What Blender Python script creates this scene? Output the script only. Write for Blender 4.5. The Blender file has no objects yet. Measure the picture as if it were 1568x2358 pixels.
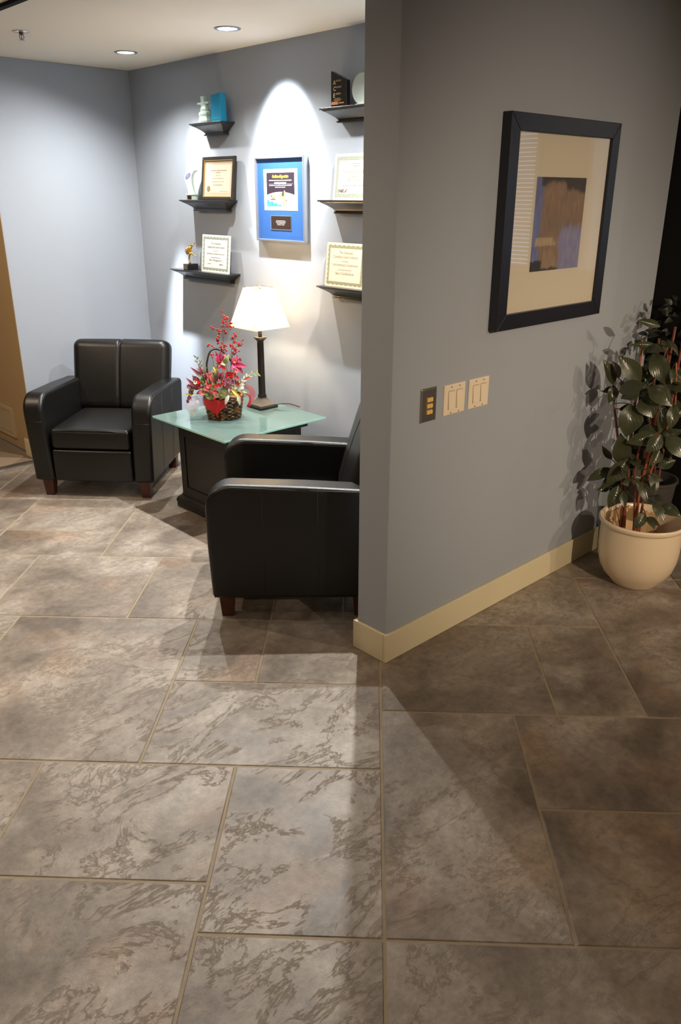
import bpy, bmesh, math, random
from math import sin, cos, pi, radians as RAD, sqrt
from mathutils import Vector, Matrix, Euler, noise

random.seed(7)
SC = bpy.context.scene
COL = SC.collection

# ------------------------------------------------------------------ camera
cam_data = bpy.data.cameras.new('camera')
cam_data.sensor_fit = 'VERTICAL'
cam_data.sensor_height = 36.0
cam_data.sensor_width = 24.0
cam_data.lens = 1831.0 / 2358.0 * 36.0
cam_data.clip_start = 0.05
cam = bpy.data.objects.new('camera', cam_data)
COL.objects.link(cam)
cam.matrix_world = Matrix(((0.7260, 0.2537, -0.6392, 0.0),
                           (-0.6877, 0.2707, -0.6736, 0.0),
                           (0.0021, 0.9286, 0.3710, 1.66),
                           (0, 0, 0, 1)))
SC.camera = cam

# ------------------------------------------------------------------ colour management, world
SC.view_settings.view_transform = 'Standard'
SC.view_settings.look = 'None'
SC.view_settings.gamma = 1.0
SC.view_settings.use_curve_mapping = False
SC.view_settings.exposure = 0.5

world = bpy.data.worlds.new('world')
SC.world = world
world.use_nodes = True
bg = world.node_tree.nodes['Background']
bg.inputs[0].default_value = (0.55, 0.72, 1.0, 1)      # overcast daylight outside the windows
bg.inputs[1].default_value = 1.6

ZC = 2.39            # ceiling height
CAN_X = 2.603        # the row of downlights in front of the shelf wall
CAN_Y = (4.483, 3.53, 2.585)
XWALL = 2.978
FLOOD_W = 102.0
SPOT_W = 165.0
SPOT_COL = (0.93, 0.97, 1.0)
FLOOD_COL = (0.97, 0.955, 0.90)
FILL_CANS = [(-0.2, 2.3, 24.0), (0.6, 4.5, 70.0), (1.0, 3.1, 18.0), (-1.6, -0.6, 24.0), (3.1, -1.3, 46.0), (5.2, 0.3, 20.0)]  # unseen warm fill lights, added to brighten the main room and walls
ROOM_COL = (1.0, 0.78, 0.55)


def spot(name, loc, target, power, colour, angle, blend, radius):
    d = bpy.data.lights.new(name, 'SPOT')
    d.energy = power
    d.color = colour
    d.spot_size = RAD(angle)
    d.spot_blend = blend
    d.shadow_soft_size = radius
    o = bpy.data.objects.new(name, d)
    COL.objects.link(o)
    o.location = loc
    v = Vector(target) - Vector(loc)
    o.rotation_euler = v.to_track_quat('-Z', 'Y').to_euler()
    return o


for i, y in enumerate(CAN_Y):
    spot('downlight_flood', (CAN_X, y, ZC - 0.012), (1.85, y - 0.1, 0), FLOOD_W * (0.85, 1.0, 1.4)[i], FLOOD_COL, 158, 1.0, 0.016)
    if i:
        spot('downlight_beam', (CAN_X, y, ZC - 0.012), (CAN_X + 0.616, y + 0.06, ZC - 0.8), SPOT_W * (1.0 if i == 1 else 0.30), SPOT_COL, 58, 1.0, 0.022)
# the corner lamp is turned down and away: one lobe low on the wall, a faint one beside the top shelf
y = CAN_Y[0]
spot('downlight_beam', (CAN_X, y, ZC - 0.012), (XWALL, 4.74, 0.50), 800.0, SPOT_COL, 18, 1.0, 0.02)
spot('downlight_beam', (CAN_X, y, ZC - 0.012), (XWALL, 4.36, 1.86), 34.0, (1.0, 0.97, 0.86), 32, 1.0, 0.02)
for (x, y, w) in FILL_CANS:
    spot('room_fill_light', (x, y, ZC - 0.012), (x, y, 0), w, ROOM_COL, 172, 0.35, 0.05)  # wide fill spots, added out of view
spot('room_accent', (3.75, -2.4, ZC - 0.012), (3.3, 1.6, 0.55), 110.0, ROOM_COL, 34, 1.0, 0.03)
spot('room_accent', (1.15, -2.3, ZC - 0.012), (2.95, 1.75, 0.95), 400.0, ROOM_COL, 42, 1.0, 0.03)

# ------------------------------------------------------------------ helpers
def tag(o, label=None, cat=None, group=None, kind=None):
    if label: o['label'] = label
    if cat: o['category'] = cat
    if group: o['group'] = group
    if kind: o['kind'] = kind
    return o


def thing(name, loc, rz=0.0, label=None, cat=None, group=None):
    o = bpy.data.objects.new(name, None)
    o.empty_display_size = 0.05
    COL.objects.link(o)
    o.location = loc
    o.rotation_euler = (0, 0, rz)
    return tag(o, label, cat, group)


class MB:
    """collects geometry for ONE mesh object"""
    def __init__(self):
        self.v = []; self.f = []; self.m = []; self.col = None

    def add(self, vs, fs, mi=0):
        b = len(self.v)
        self.v += [tuple(p) for p in vs]
        self.f += [tuple(b + i for i in f) for f in fs]
        self.m += [mi] * len(fs)
        return self

    def box(self, a, b, mi=0):
        x0, y0, z0 = a; x1, y1, z1 = b
        vs = [(x0, y0, z0), (x1, y0, z0), (x1, y1, z0), (x0, y1, z0), (x0, y0, z1), (x1, y0, z1), (x1, y1, z1), (x0, y1, z1)]
        return self.add(vs, [(0, 3, 2, 1), (4, 5, 6, 7), (0, 1, 5, 4), (1, 2, 6, 5), (2, 3, 7, 6), (3, 0, 4, 7)], mi)

    def frustum(self, c, a, b, z0, z1, mi=0, a1=None, b1=None):
        """rectangular frustum, half sizes a,b at z0 and a1,b1 at z1"""
        a1 = a if a1 is None else a1; b1 = b if b1 is None else b1
        cx, cy = c
        vs = [(cx - a, cy - b, z0), (cx + a, cy - b, z0), (cx + a, cy + b, z0), (cx - a, cy + b, z0),
              (cx - a1, cy - b1, z1), (cx + a1, cy - b1, z1), (cx + a1, cy + b1, z1), (cx - a1, cy + b1, z1)]
        return self.add(vs, [(0, 3, 2, 1), (4, 5, 6, 7), (0, 1, 5, 4), (1, 2, 6, 5), (2, 3, 7, 6), (3, 0, 4, 7)], mi)

    def rings(self, rings, closed=True, cap0=True, cap1=True, mi=0):
        n = len(rings[0]); vs = []; fs = []
        for r in rings: vs += r
        for i in range(len(rings) - 1):
            for j in range(n if closed else n - 1):
                k = (j + 1) % n
                fs.append((i * n + j, i * n + k, (i + 1) * n + k, (i + 1) * n + j))
        if cap0: fs.append(tuple(range(n - 1, -1, -1)))
        if cap1: fs.append(tuple((len(rings) - 1) * n + j for j in range(n)))
        return self.add(vs, fs, mi)

    def lathe(self, prof, c=(0, 0, 0), n=48, cap0=True, cap1=True, mi=0, sx=1, sy=1):
        rs = [[(c[0] + r * sx * cos(2 * pi * j / n), c[1] + r * sy * sin(2 * pi * j / n), c[2] + z) for j in range(n)] for (r, z) in prof]
        return self.rings(rs, True, cap0, cap1, mi)

    def tube(self, pts, rad, n=8, mi=0, closed=False):
        pts = [Vector(p) for p in pts]
        rs = []
        up = Vector((0, 0, 1))
        m = len(pts)
        prev = None
        for i, p in enumerate(pts):
            if closed:
                t = pts[(i + 1) % m] - pts[i - 1]
            else:
                t = pts[min(i + 1, m - 1)] - pts[max(i - 1, 0)]
            t = t.normalized() if t.length > 1e-9 else Vector((0, 0, 1))
            if prev is None:
                a = t.cross(up)
                if a.length < 1e-3: a = t.cross(Vector((1, 0, 0)))
            else:
                a = prev - t * prev.dot(t)
            a.normalize(); prev = a.copy()
            b = t.cross(a)
            r = rad[i] if isinstance(rad, (list, tuple)) else rad
            rs.append([tuple(p + a * (r * cos(2 * pi * j / n)) + b * (r * sin(2 * pi * j / n))) for j in range(n)])
        if closed:
            rs.append(rs[0]); return self.rings(rs, True, False, False, mi)
        return self.rings(rs, True, True, True, mi)

    def sphere(self, c, r, nu=12, nv=8, mi=0, s=(1, 1, 1)):
        rs = []
        for i in range(1, nv):
            t = pi * i / nv
            rs.append([(c[0] + s[0] * r * sin(t) * cos(2 * pi * j / nu), c[1] + s[1] * r * sin(t) * sin(2 * pi * j / nu), c[2] - s[2] * r * cos(t)) for j in range(nu)])
        return self.rings(rs, True, True, True, mi)

    def prism(self, poly, axis, lo, hi, mi=0):
        """poly: 2-D outline; extruded along axis 'x','y','z' from lo to hi"""
        def P(a, b, h):
            return {'x': (h, a, b), 'y': (a, h, b), 'z': (a, b, h)}[axis]
        return self.rings([[P(a, b, lo) for a, b in poly], [P(a, b, hi) for a, b in poly]], True, True, True, mi)

    def leaf(self, base, tip, width, normal, curl=0.15, fold=0.25, nl=9, nw=4, mi=0, shape=0.85, wave=0.0):
        base = Vector(base); tip = Vector(tip); d = tip - base; L = d.length; d = d.normalized()
        n = Vector(normal); n = (n - d * n.dot(d)).normalized(); s = d.cross(n)
        vs = []; fs = []
        for i in range(nl + 1):
            t = i / nl
            w = width / 2 * max(0.03, (sin(pi * t ** shape)) ** 0.92) if 0 < t < 1 else width * 0.02
            c = base + d * (L * t) + n * (curl * L * (t * (1 - t) * 4 - t * t * 0.6) * 0.35)
            for j in range(-nw // 2, nw // 2 + 1):
                q = j / (nw / 2)
                vs.append(tuple(c + s * (q * w) + n * (abs(q) * fold * w + wave * w * sin(t * 9 + q * 2))))
        k = nw + 1
        for i in range(nl):
            for j in range(nw):
                fs.append((i * k + j, i * k + j + 1, (i + 1) * k + j + 1, (i + 1) * k + j))
        return self.add(vs, fs, mi)

    def build(self, name, mats, parent=None, smooth=False, bevel=0.0, seg=2, solid=0.0, sub=0, angle=40, fix=True):
        me = bpy.data.meshes.new(name)
        me.from_pydata(self.v, [], self.f)
        if not isinstance(mats, (list, tuple)): mats = [mats]
        for m in mats: me.materials.append(m)
        me.polygons.foreach_set('material_index', self.m)
        if fix:
            bm = bmesh.new(); bm.from_mesh(me)
            bmesh.ops.recalc_face_normals(bm, faces=bm.faces)
            bm.to_mesh(me); bm.free()
        if smooth:
            me.polygons.foreach_set('use_smooth', [True] * len(me.polygons))
            if smooth != 'all':
                me.set_sharp_from_angle(angle=RAD(smooth if smooth is not True else 40))
        me.update()
        o = bpy.data.objects.new(name, me)
        COL.objects.link(o)
        if parent is not None: o.parent = parent
        if solid:
            md = o.modifiers.new('solid', 'SOLIDIFY'); md.thickness = solid; md.offset = 0
        if bevel:
            md = o.modifiers.new('bevel', 'BEVEL'); md.width = bevel; md.segments = seg
            md.limit_method = 'ANGLE'; md.angle_limit = RAD(35)
        if sub:
            md = o.modifiers.new('sub', 'SUBSURF'); md.levels = sub; md.render_levels = sub
        return o


def cushion(mb, size, r, centre=(0, 0, 0), puff=(0, 0, 0), n=(14, 14, 8), seam_x=None, rot=None, mi=0, taper=0.0, skew=0.0):
    """a rounded, padded box; puff bulges its faces outward; seam_x presses a stitched groove in"""
    hx, hy, hz = size[0] / 2, size[1] / 2, size[2] / 2
    def ax(h, k, extra=()):
        base = [-h + 2 * h * i / k for i in range(k + 1)]
        ed = [s * (h - r + r * t) for s in (-1, 1) for t in (0, .3, .6, .85)]
        return sorted(set(round(x, 5) for x in base + ed + list(extra)))
    ex = []
    if seam_x is not None: ex = [seam_x + t for t in (-.02, -.01, -.005, -.0025, 0, .0025, .005, .01, .02)]
    X, Y, Z = ax(hx, n[0], ex), ax(hy, n[1]), ax(hz, n[2])
    idx = {}; vs = []
    def V(x, y, z):
        key = (x, y, z)
        if key in idx: return idx[key]
        c = Vector((max(-hx + r, min(hx - r, x)), max(-hy + r, min(hy - r, y)), max(-hz + r, min(hz - r, z))))
        d = Vector((x, y, z)) - c
        L = d.length
        nn = d.normalized() if L > 1e-9 else Vector((0, 0, 0))
        p = c + nn * r
        u, v, w = p.x / hx, p.y / hy, p.z / hz
        p.x += puff[0] * (1 if x > 0 else -1) * max(0, 1 - v * v) * max(0, 1 - w * w) * abs(nn.x)
        p.y += puff[1] * (1 if y > 0 else -1) * max(0, 1 - u * u) * max(0, 1 - w * w) * abs(nn.y)
        p.z += puff[2] * (1 if z > 0 else -1) * max(0, 1 - u * u) * max(0, 1 - v * v) * abs(nn.z)
        if seam_x is not None:
            p -= nn * 0.010 * math.exp(-((x - seam_x) / 0.006) ** 2)
        p.x *= 1 + taper * w
        p.y += skew * p.z
        if rot: p = rot @ p
        p += Vector(centre)
        idx[key] = len(vs); vs.append(tuple(p)); return idx[key]
    fs = []
    for A, B, C_, order in ((X, Y, Z, 'z'), (X, Z, Y, 'y'), (Y, Z, X, 'x')):
        for e in (C_[0], C_[-1]):
            for i in range(len(A) - 1):
                for j in range(len(B) - 1):
                    q = [(A[i], B[j]), (A[i + 1], B[j]), (A[i + 1], B[j + 1]), (A[i], B[j + 1])]
                    if order == 'z': P = [V(a, b, e) for a, b in q]
                    elif order == 'y': P = [V(a, e, b) for a, b in q]
                    else: P = [V(e, a, b) for a, b in q]
                    fs.append(tuple(P))
    mb.add(vs, fs, mi)
    return mb


# ------------------------------------------------------------------ materials
def new_mat(name):
    m = bpy.data.materials.new(name); m.use_nodes = True
    nt = m.node_tree
    return m, nt, nt.nodes['Principled BSDF']


def lin(r, g, b):
    f = lambda c: c / 12.92 if c <= 0.04045 else ((c + 0.055) / 1.055) ** 2.4
    return (f(r / 255), f(g / 255), f(b / 255), 1)


def mat(name, colour, rough=0.5, metal=0.0, spec=0.5, bump=0.0, bscale=200.0, var=0.0, vscale=8.0, coat=0.0, trans=0.0):
    m, nt, p = new_mat(name)
    c = colour if len(colour) == 4 else (*colour, 1)
    p.inputs['Base Color'].default_value = c
    p.inputs['Roughness'].default_value = rough
    p.inputs['Metallic'].default_value = metal
    p.inputs['Specular IOR Level'].default_value = spec
    p.inputs['Coat Weight'].default_value = coat
    p.inputs['Transmission Weight'].default_value = trans
    tc = nt.nodes.new('ShaderNodeTexCoord')
    if var:
        nz = nt.nodes.new('ShaderNodeTexNoise'); nz.inputs['Scale'].default_value = vscale; nz.inputs['Detail'].default_value = 5
        nt.links.new(tc.outputs['Object'], nz.inputs['Vector'])
        mx = nt.nodes.new('ShaderNodeMix'); mx.data_type = 'RGBA'
        mx.inputs[6].default_value = tuple(x * (1 - var) for x in c[:3]) + (1,)
        mx.inputs[7].default_value = tuple(min(1, x * (1 + var)) for x in c[:3]) + (1,)
        nt.links.new(nz.outputs['Fac'], mx.inputs[0]); nt.links.new(mx.outputs[2], p.inputs['Base Color'])
    if bump:
        nb = nt.nodes.new('ShaderNodeTexNoise'); nb.inputs['Scale'].default_value = bscale; nb.inputs['Detail'].default_value = 3
        nt.links.new(tc.outputs['Object'], nb.inputs['Vector'])
        bp = nt.nodes.new('ShaderNodeBump'); bp.inputs['Strength'].default_value = bump; bp.inputs['Distance'].default_value = 0.002
        nt.links.new(nb.outputs['Fac'], bp.inputs['Height']); nt.links.new(bp.outputs['Normal'], p.inputs['Normal'])
    return m


def emit_mat(name, colour, strength):
    m, nt, p = new_mat(name)
    p.inputs['Base Color'].default_value = (*colour, 1)
    p.inputs['Emission Color'].default_value = (*colour, 1)
    p.inputs['Emission Strength'].default_value = strength
    return m


def glass_mat(name, tint=(1, 1, 1), rough=0.0, refl=1.0):
    """thin window/picture glass: clear, with a Fresnel mirror on top"""
    m, nt, p = new_mat(name)
    nt.nodes.remove(p)
    out = nt.nodes['Material Output']
    t = nt.nodes.new('ShaderNodeBsdfTransparent'); t.inputs[0].default_value = (*tint, 1)
    g = nt.nodes.new('ShaderNodeBsdfGlossy'); g.inputs['Roughness'].default_value = rough
    g.inputs['Color'].default_value = (refl, refl, refl, 1)
    # Schlick reflectance from the facing angle: the same from both sides of the pane
    lw = nt.nodes.new('ShaderNodeLayerWeight'); lw.inputs['Blend'].default_value = 0.5
    pw = nt.nodes.new('ShaderNodeMath'); pw.operation = 'POWER'; pw.inputs[1].default_value = 5.0
    nt.links.new(lw.outputs['Facing'], pw.inputs[0])
    fr = nt.nodes.new('ShaderNodeMath'); fr.operation = 'MULTIPLY_ADD'; fr.inputs[1].default_value = 0.93; fr.inputs[2].default_value = 0.07
    nt.links.new(pw.outputs[0], fr.inputs[0])
    mx = nt.nodes.new('ShaderNodeMixShader')
    nt.links.new(fr.outputs[0], mx.inputs[0]); nt.links.new(t.outputs[0], mx.inputs[1]); nt.links.new(g.outputs[0], mx.inputs[2])
    nt.links.new(mx.outputs[0], out.inputs['Surface'])
    return m


M = {}
M['wall'] = mat('wall_paint', (0.345, 0.381, 0.442), 0.75, spec=0.25, bump=0.12, bscale=350)
M['ceiling'] = mat('ceiling_paint', (0.80, 0.75, 0.66), 0.85, spec=0.2, bump=0.1, bscale=260)
M['trim'] = mat('cream_trim_paint', (0.70, 0.63, 0.44), 0.45, spec=0.4)
M['door'] = mat('tan_door_paint', (0.44, 0.31, 0.17), 0.5, spec=0.35, bump=0.05, bscale=60)
M['grille'] = mat('cream_grille_paint', (0.50, 0.40, 0.25), 0.5)
M['matte_black'] = mat('black_panel', (0.006, 0.006, 0.007), 0.75, spec=0.15)
M['leather'] = mat('black_leather', (0.0060, 0.0058, 0.0056), 0.36, spec=0.45, bump=0.28, bscale=260, var=0.15, vscale=5)
M['piping'] = mat('dark_leather_piping', (0.010, 0.010, 0.010), 0.5)
M['red_wood'] = mat('cherry_stained_wood', (0.065, 0.016, 0.010), 0.38, var=0.3, vscale=30)
M['black_wood'] = mat('espresso_stained_wood', (0.014, 0.012, 0.011), 0.42, var=0.3, vscale=18, bump=0.08, bscale=90)
M['shelf_wood'] = mat('black_shelf_lacquer', (0.020, 0.019, 0.018), 0.30, spec=0.6)
M['bronze'] = mat('dark_bronze_metal', (0.030, 0.022, 0.018), 0.38, metal=0.35, var=0.3, vscale=40)
M['bronze_worn'] = mat('brushed_bronze_metal', (0.17, 0.14, 0.11), 0.42, metal=0.5)
M['steel'] = mat('brushed_steel', (0.32, 0.31, 0.30), 0.38, metal=0.9)
M['chrome'] = mat('chrome', (0.62, 0.60, 0.58), 0.18, metal=1.0)
M['almond'] = mat('almond_plastic', (0.80, 0.70, 0.54), 0.38)
M['almond_gap'] = mat('dark_almond_plastic', (0.28, 0.20, 0.13), 0.6)  # browner plastic for button wells, rocker recesses and screws
M['amber'] = mat('amber_plastic_button', (0.85, 0.55, 0.16), 0.35)
M['pot'] = mat('cream_glazed_ceramic', (0.80, 0.66, 0.48), 0.25, spec=0.5)
M['liner'] = mat('tan_liner', (0.62, 0.42, 0.22), 0.6, var=0.15, vscale=20)
M['soil'] = mat('dark_soil', (0.10, 0.065, 0.04), 0.95, bump=1.0, bscale=120, var=0.4, vscale=60)
M['dark_pot'] = mat('dark_brown_planter', (0.055, 0.048, 0.045), 0.55)
M['stem_red'] = mat('red_brown_stem', (0.20, 0.055, 0.03), 0.5, var=0.4, vscale=60)
M['stem_orange'] = mat('orange_stem', (0.34, 0.095, 0.035), 0.5, var=0.3, vscale=50)
M['paper'] = mat('white_paper', (0.70, 0.69, 0.65), 0.6)
M['cream_paper'] = mat('cream_paper', (0.58, 0.50, 0.37), 0.6, var=0.05, vscale=20)
M['ivory_paper'] = mat('ivory_paper', (0.66, 0.61, 0.52), 0.6)
M['sage_ink'] = mat('sage_green_border_print', (0.27, 0.29, 0.24), 0.6, var=0.25, vscale=160)
M['grey_ink'] = mat('grey_ink', (0.16, 0.15, 0.13), 0.6)
M['brown_ink'] = mat('faded_brown_ink', (0.28, 0.22, 0.16), 0.6)
M['maroon_ink'] = mat('maroon_logo_ink', (0.07, 0.025, 0.03), 0.6)
M['pink_mat'] = mat('salmon_border_print', (0.62, 0.36, 0.25), 0.6, var=0.15, vscale=140)
M['taupe_mat'] = mat('taupe_border_print', (0.26, 0.20, 0.13), 0.6)
M['gold_ink'] = mat('gold_lettering', (0.62, 0.38, 0.14), 0.45)
M['orange_ink'] = mat('copper_lettering', (0.50, 0.20, 0.07), 0.45)
M['seal'] = mat('bronze_seal', (0.20, 0.15, 0.06), 0.45)
M['gold_line'] = mat('gilded_frame_lip', (0.55, 0.40, 0.16), 0.35, metal=0.6)
M['blue_mat'] = mat('royal_blue_mat_board', (0.020, 0.095, 0.32), 0.65)
M['navy_print'] = mat('dark_plum_print', (0.022, 0.012, 0.022), 0.5)
M['white_ink'] = mat('white_print', (0.66, 0.67, 0.68), 0.6)
M['yellow_ink'] = mat('yellow_script_print', (0.85, 0.62, 0.04), 0.6)
M['silver'] = mat('silver_frame', (0.42, 0.43, 0.46), 0.3, metal=0.75)
M['black_frame'] = mat('navy_black_frame', (0.011, 0.012, 0.020), 0.33, spec=0.5)
M['mat_board'] = mat('cream_mat_board', (0.62, 0.57, 0.47), 0.8)
M['picture_glass'] = glass_mat('picture_glass')
M['gold'] = mat('polished_gold', (0.80, 0.52, 0.12), 0.16, metal=1.0)
M['black_stone'] = mat('black_stone', (0.012, 0.011, 0.011), 0.2)
M['plaque'] = mat('pewter_plaque', (0.13, 0.10, 0.09), 0.35, metal=0.5)
M['carpet'] = mat('brown_loop_carpet', (0.26, 0.19, 0.13), 0.98, spec=0.1, bump=1.0, bscale=420, var=0.5, vscale=300)
M['threshold'] = mat('dark_rubber_strip', (0.060, 0.045, 0.032), 0.6)
M['can_trim'] = mat('grey_downlight_ring', (0.34, 0.36, 0.40), 0.4, metal=0.5)
M['can_lens'] = emit_mat('lit_downlight_lens', (0.90, 0.97, 1.0), 9.0)
M['fill_lens'] = emit_mat('warm_fill_lens', (1.0, 0.82, 0.6), 4.0)  # glowing lens of the added fill lights
M['green_foil'] = mat('eucalyptus_green', (0.17, 0.22, 0.10), 0.55, var=0.3, vscale=40)
M['pale_leaf'] = mat('pale_green_leaf', (0.42, 0.46, 0.20), 0.5, var=0.2, vscale=40)
M['olive_leaf'] = mat('olive_leaf', (0.17, 0.17, 0.06), 0.45, var=0.2, vscale=40)
M['yellow_leaf'] = mat('yellow_green_leaf', (0.66, 0.62, 0.12), 0.5)
M['white_leaf'] = mat('white_green_leaf', (0.66, 0.68, 0.56), 0.5)
M['berry'] = mat('glossy_red_berry', (0.46, 0.005, 0.007), 0.25)
M['twig'] = mat('grey_twig', (0.18, 0.13, 0.09), 0.8)
M['lily'] = mat('magenta_lily_petal', (0.50, 0.035, 0.12), 0.5, var=0.35, vscale=60)
M['lily_dark'] = mat('dusky_mauve_petal', (0.28, 0.06, 0.085), 0.5, var=0.35, vscale=60)
M['alstro'] = mat('pink_alstroemeria_petal', (0.60, 0.10, 0.10), 0.5, var=0.5, vscale=90)
M['gerbera'] = mat('scarlet_daisy_petal', (0.70, 0.012, 0.006), 0.5)
M['daisy_eye'] = mat('dark_daisy_eye', (0.10, 0.05, 0.01), 0.7)
M['orchid'] = mat('mauve_flower_petal', (0.50, 0.16, 0.28), 0.5, var=0.4, vscale=80)
M['plastic_film'] = glass_mat('clear_plastic_film', (0.93, 0.93, 0.93), 0.08)
M['cord'] = mat('brown_lamp_cord', (0.035, 0.028, 0.022), 0.5)


def leaf_mat(name, c1, c2, rough=0.28):
    m, nt, p = new_mat(name)
    p.inputs['Roughness'].default_value = rough
    p.inputs['Specular IOR Level'].default_value = 0.6
    tc = nt.nodes.new('ShaderNodeTexCoord')
    w = nt.nodes.new('ShaderNodeTexNoise'); w.inputs['Scale'].default_value = 22; w.inputs['Detail'].default_value = 4
    nt.links.new(tc.outputs['Object'], w.inputs['Vector'])
    mx = nt.nodes.new('ShaderNodeMix'); mx.data_type = 'RGBA'
    mx.inputs[6].default_value = (*c1, 1); mx.inputs[7].default_value = (*c2, 1)
    nt.links.new(w.outputs['Fac'], mx.inputs[0]); nt.links.new(mx.outputs[2], p.inputs['Base Color'])
    wv = nt.nodes.new('ShaderNodeTexWave'); wv.inputs['Scale'].default_value = 55; wv.inputs['Distortion'].default_value = 3
    nt.links.new(tc.outputs['Object'], wv.inputs['Vector'])
    bp = nt.nodes.new('ShaderNodeBump'); bp.inputs['Strength'].default_value = 0.25; bp.inputs['Distance'].default_value = 0.002
    nt.links.new(wv.outputs['Fac'], bp.inputs['Height']); nt.links.new(bp.outputs['Normal'], p.inputs['Normal'])
    return m


M['rubber_leaf'] = leaf_mat('rubber_plant_leaf', (0.022, 0.029, 0.014), (0.062, 0.072, 0.034))
M['dark_leaf'] = leaf_mat('dark_small_leaf', (0.010, 0.015, 0.009), (0.024, 0.032, 0.018), 0.4)


def floor_mat():
    m, nt, p = new_mat('slate_look_tile')
    L = nt.links.new
    tc = nt.nodes.new('ShaderNodeTexCoord')
    at = nt.nodes.new('ShaderNodeAttribute'); at.attribute_name = 'tile'
    # every tile samples its own stretch of stone
    sc = nt.nodes.new('ShaderNodeVectorMath'); sc.operation = 'SCALE'; sc.inputs['Scale'].default_value = 37.0
    L(at.outputs['Color'], sc.inputs[0])
    ad = nt.nodes.new('ShaderNodeVectorMath'); ad.operation = 'ADD'
    L(tc.outputs['Object'], ad.inputs[0]); L(sc.outputs[0], ad.inputs[1])
    big = nt.nodes.new('ShaderNodeTexNoise'); big.inputs['Scale'].default_value = 3.2; big.inputs['Detail'].default_value = 6; big.inputs['Distortion'].default_value = 0.6
    L(ad.outputs[0], big.inputs['Vector'])
    r1 = nt.nodes.new('ShaderNodeValToRGB'); e = r1.color_ramp.elements
    e[0].position = 0.34; e[0].color = (0.150, 0.120, 0.096, 1)
    e[1].position = 0.70; e[1].color = (0.41, 0.355, 0.30, 1)
    k = r1.color_ramp.elements.new(0.50); k.color = (0.262, 0.215, 0.174, 1)
    L(big.outputs['Fac'], r1.inputs[0])
    # rusty patches
    ru = nt.nodes.new('ShaderNodeTexNoise'); ru.inputs['Scale'].default_value = 2.3; ru.inputs['Detail'].default_value = 3
    of = nt.nodes.new('ShaderNodeVectorMath'); of.operation = 'ADD'; of.inputs[1].default_value = (11, 5, 3)
    L(ad.outputs[0], of.inputs[0]); L(of.outputs[0], ru.inputs['Vector'])
    rr = nt.nodes.new('ShaderNodeMapRange'); rr.inputs[1].default_value = 0.56; rr.inputs[2].default_value = 0.78; rr.inputs[4].default_value = 0.55
    L(ru.outputs['Fac'], rr.inputs[0])
    m1 = nt.nodes.new('ShaderNodeMix'); m1.data_type = 'RGBA'; m1.inputs[7].default_value = (0.40, 0.235, 0.13, 1)
    L(rr.outputs[0], m1.inputs[0]); L(r1.outputs[0], m1.inputs[6])
    # pale clouding
    pa = nt.nodes.new('ShaderNodeTexNoise'); pa.inputs['Scale'].default_value = 4.1; pa.inputs['Detail'].default_value = 5
    of2 = nt.nodes.new('ShaderNodeVectorMath'); of2.operation = 'ADD'; of2.inputs[1].default_value = (-7, 9, 1)
    L(ad.outputs[0], of2.inputs[0]); L(of2.outputs[0], pa.inputs['Vector'])
    pr = nt.nodes.new('ShaderNodeMapRange'); pr.inputs[1].default_value = 0.57; pr.inputs[2].default_value = 0.80; pr.inputs[4].default_value = 0.6
    L(pa.outputs['Fac'], pr.inputs[0])
    m2 = nt.nodes.new('ShaderNodeMix'); m2.data_type = 'RGBA'; m2.inputs[7].default_value = (0.50, 0.455, 0.405, 1)
    L(pr.outputs[0], m2.inputs[0]); L(m1.outputs[2], m2.inputs[6])
    # dark crack-like veins: folded, strongly distorted noise
    vn = nt.nodes.new('ShaderNodeTexNoise'); vn.inputs['Scale'].default_value = 4.2; vn.inputs['Detail'].default_value = 12; vn.inputs['Distortion'].default_value = 0.45; vn.inputs['Roughness'].default_value = 0.72
    mp = nt.nodes.new('ShaderNodeMapping'); mp.inputs['Rotation'].default_value = (0, 0, 0.9); mp.inputs['Scale'].default_value = (0.7, 1.35, 1)
    L(ad.outputs[0], mp.inputs['Vector']); L(mp.outputs[0], vn.inputs['Vector'])
    s1 = nt.nodes.new('ShaderNodeMath'); s1.operation = 'SUBTRACT'; s1.inputs[1].default_value = 0.5
    L(vn.outputs['Fac'], s1.inputs[0])
    s2 = nt.nodes.new('ShaderNodeMath'); s2.operation = 'ABSOLUTE'; L(s1.outputs[0], s2.inputs[0])
    vr = nt.nodes.new('ShaderNodeMapRange'); vr.inputs[1].default_value = 0.0; vr.inputs[2].default_value = 0.017; vr.inputs[3].default_value = 1.0; vr.inputs[4].default_value = 0.0
    L(s2.outputs[0], vr.inputs[0])
    # veins come and go
    gate = nt.nodes.new('ShaderNodeMapRange'); gate.inputs[1].default_value = 0.42; gate.inputs[2].default_value = 0.60
    L(big.outputs['Fac'], gate.inputs[0])
    gm = nt.nodes.new('ShaderNodeMath'); gm.operation = 'MULTIPLY'; L(vr.outputs[0], gm.inputs[0]); L(gate.outputs[0], gm.inputs[1])
    gs = nt.nodes.new('ShaderNodeMath'); gs.operation = 'MULTIPLY'; gs.inputs[1].default_value = 0.29; L(gm.outputs[0], gs.inputs[0])
    m3 = nt.nodes.new('ShaderNodeMix'); m3.data_type = 'RGBA'; m3.inputs[7].default_value = (0.105, 0.078, 0.058, 1)
    L(gs.outputs[0], m3.inputs[0]); L(m2.outputs[2], m3.inputs[6])
    # fine mottling
    fi = nt.nodes.new('ShaderNodeTexNoise'); fi.inputs['Scale'].default_value = 34; fi.inputs['Detail'].default_value = 6; fi.inputs['Roughness'].default_value = 0.7
    L(ad.outputs[0], fi.inputs['Vector'])
    fr = nt.nodes.new('ShaderNodeMapRange'); fr.inputs[1].default_value = 0.3; fr.inputs[2].default_value = 0.7; fr.inputs[3].default_value = 0.72; fr.inputs[4].default_value = 1.22
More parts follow.
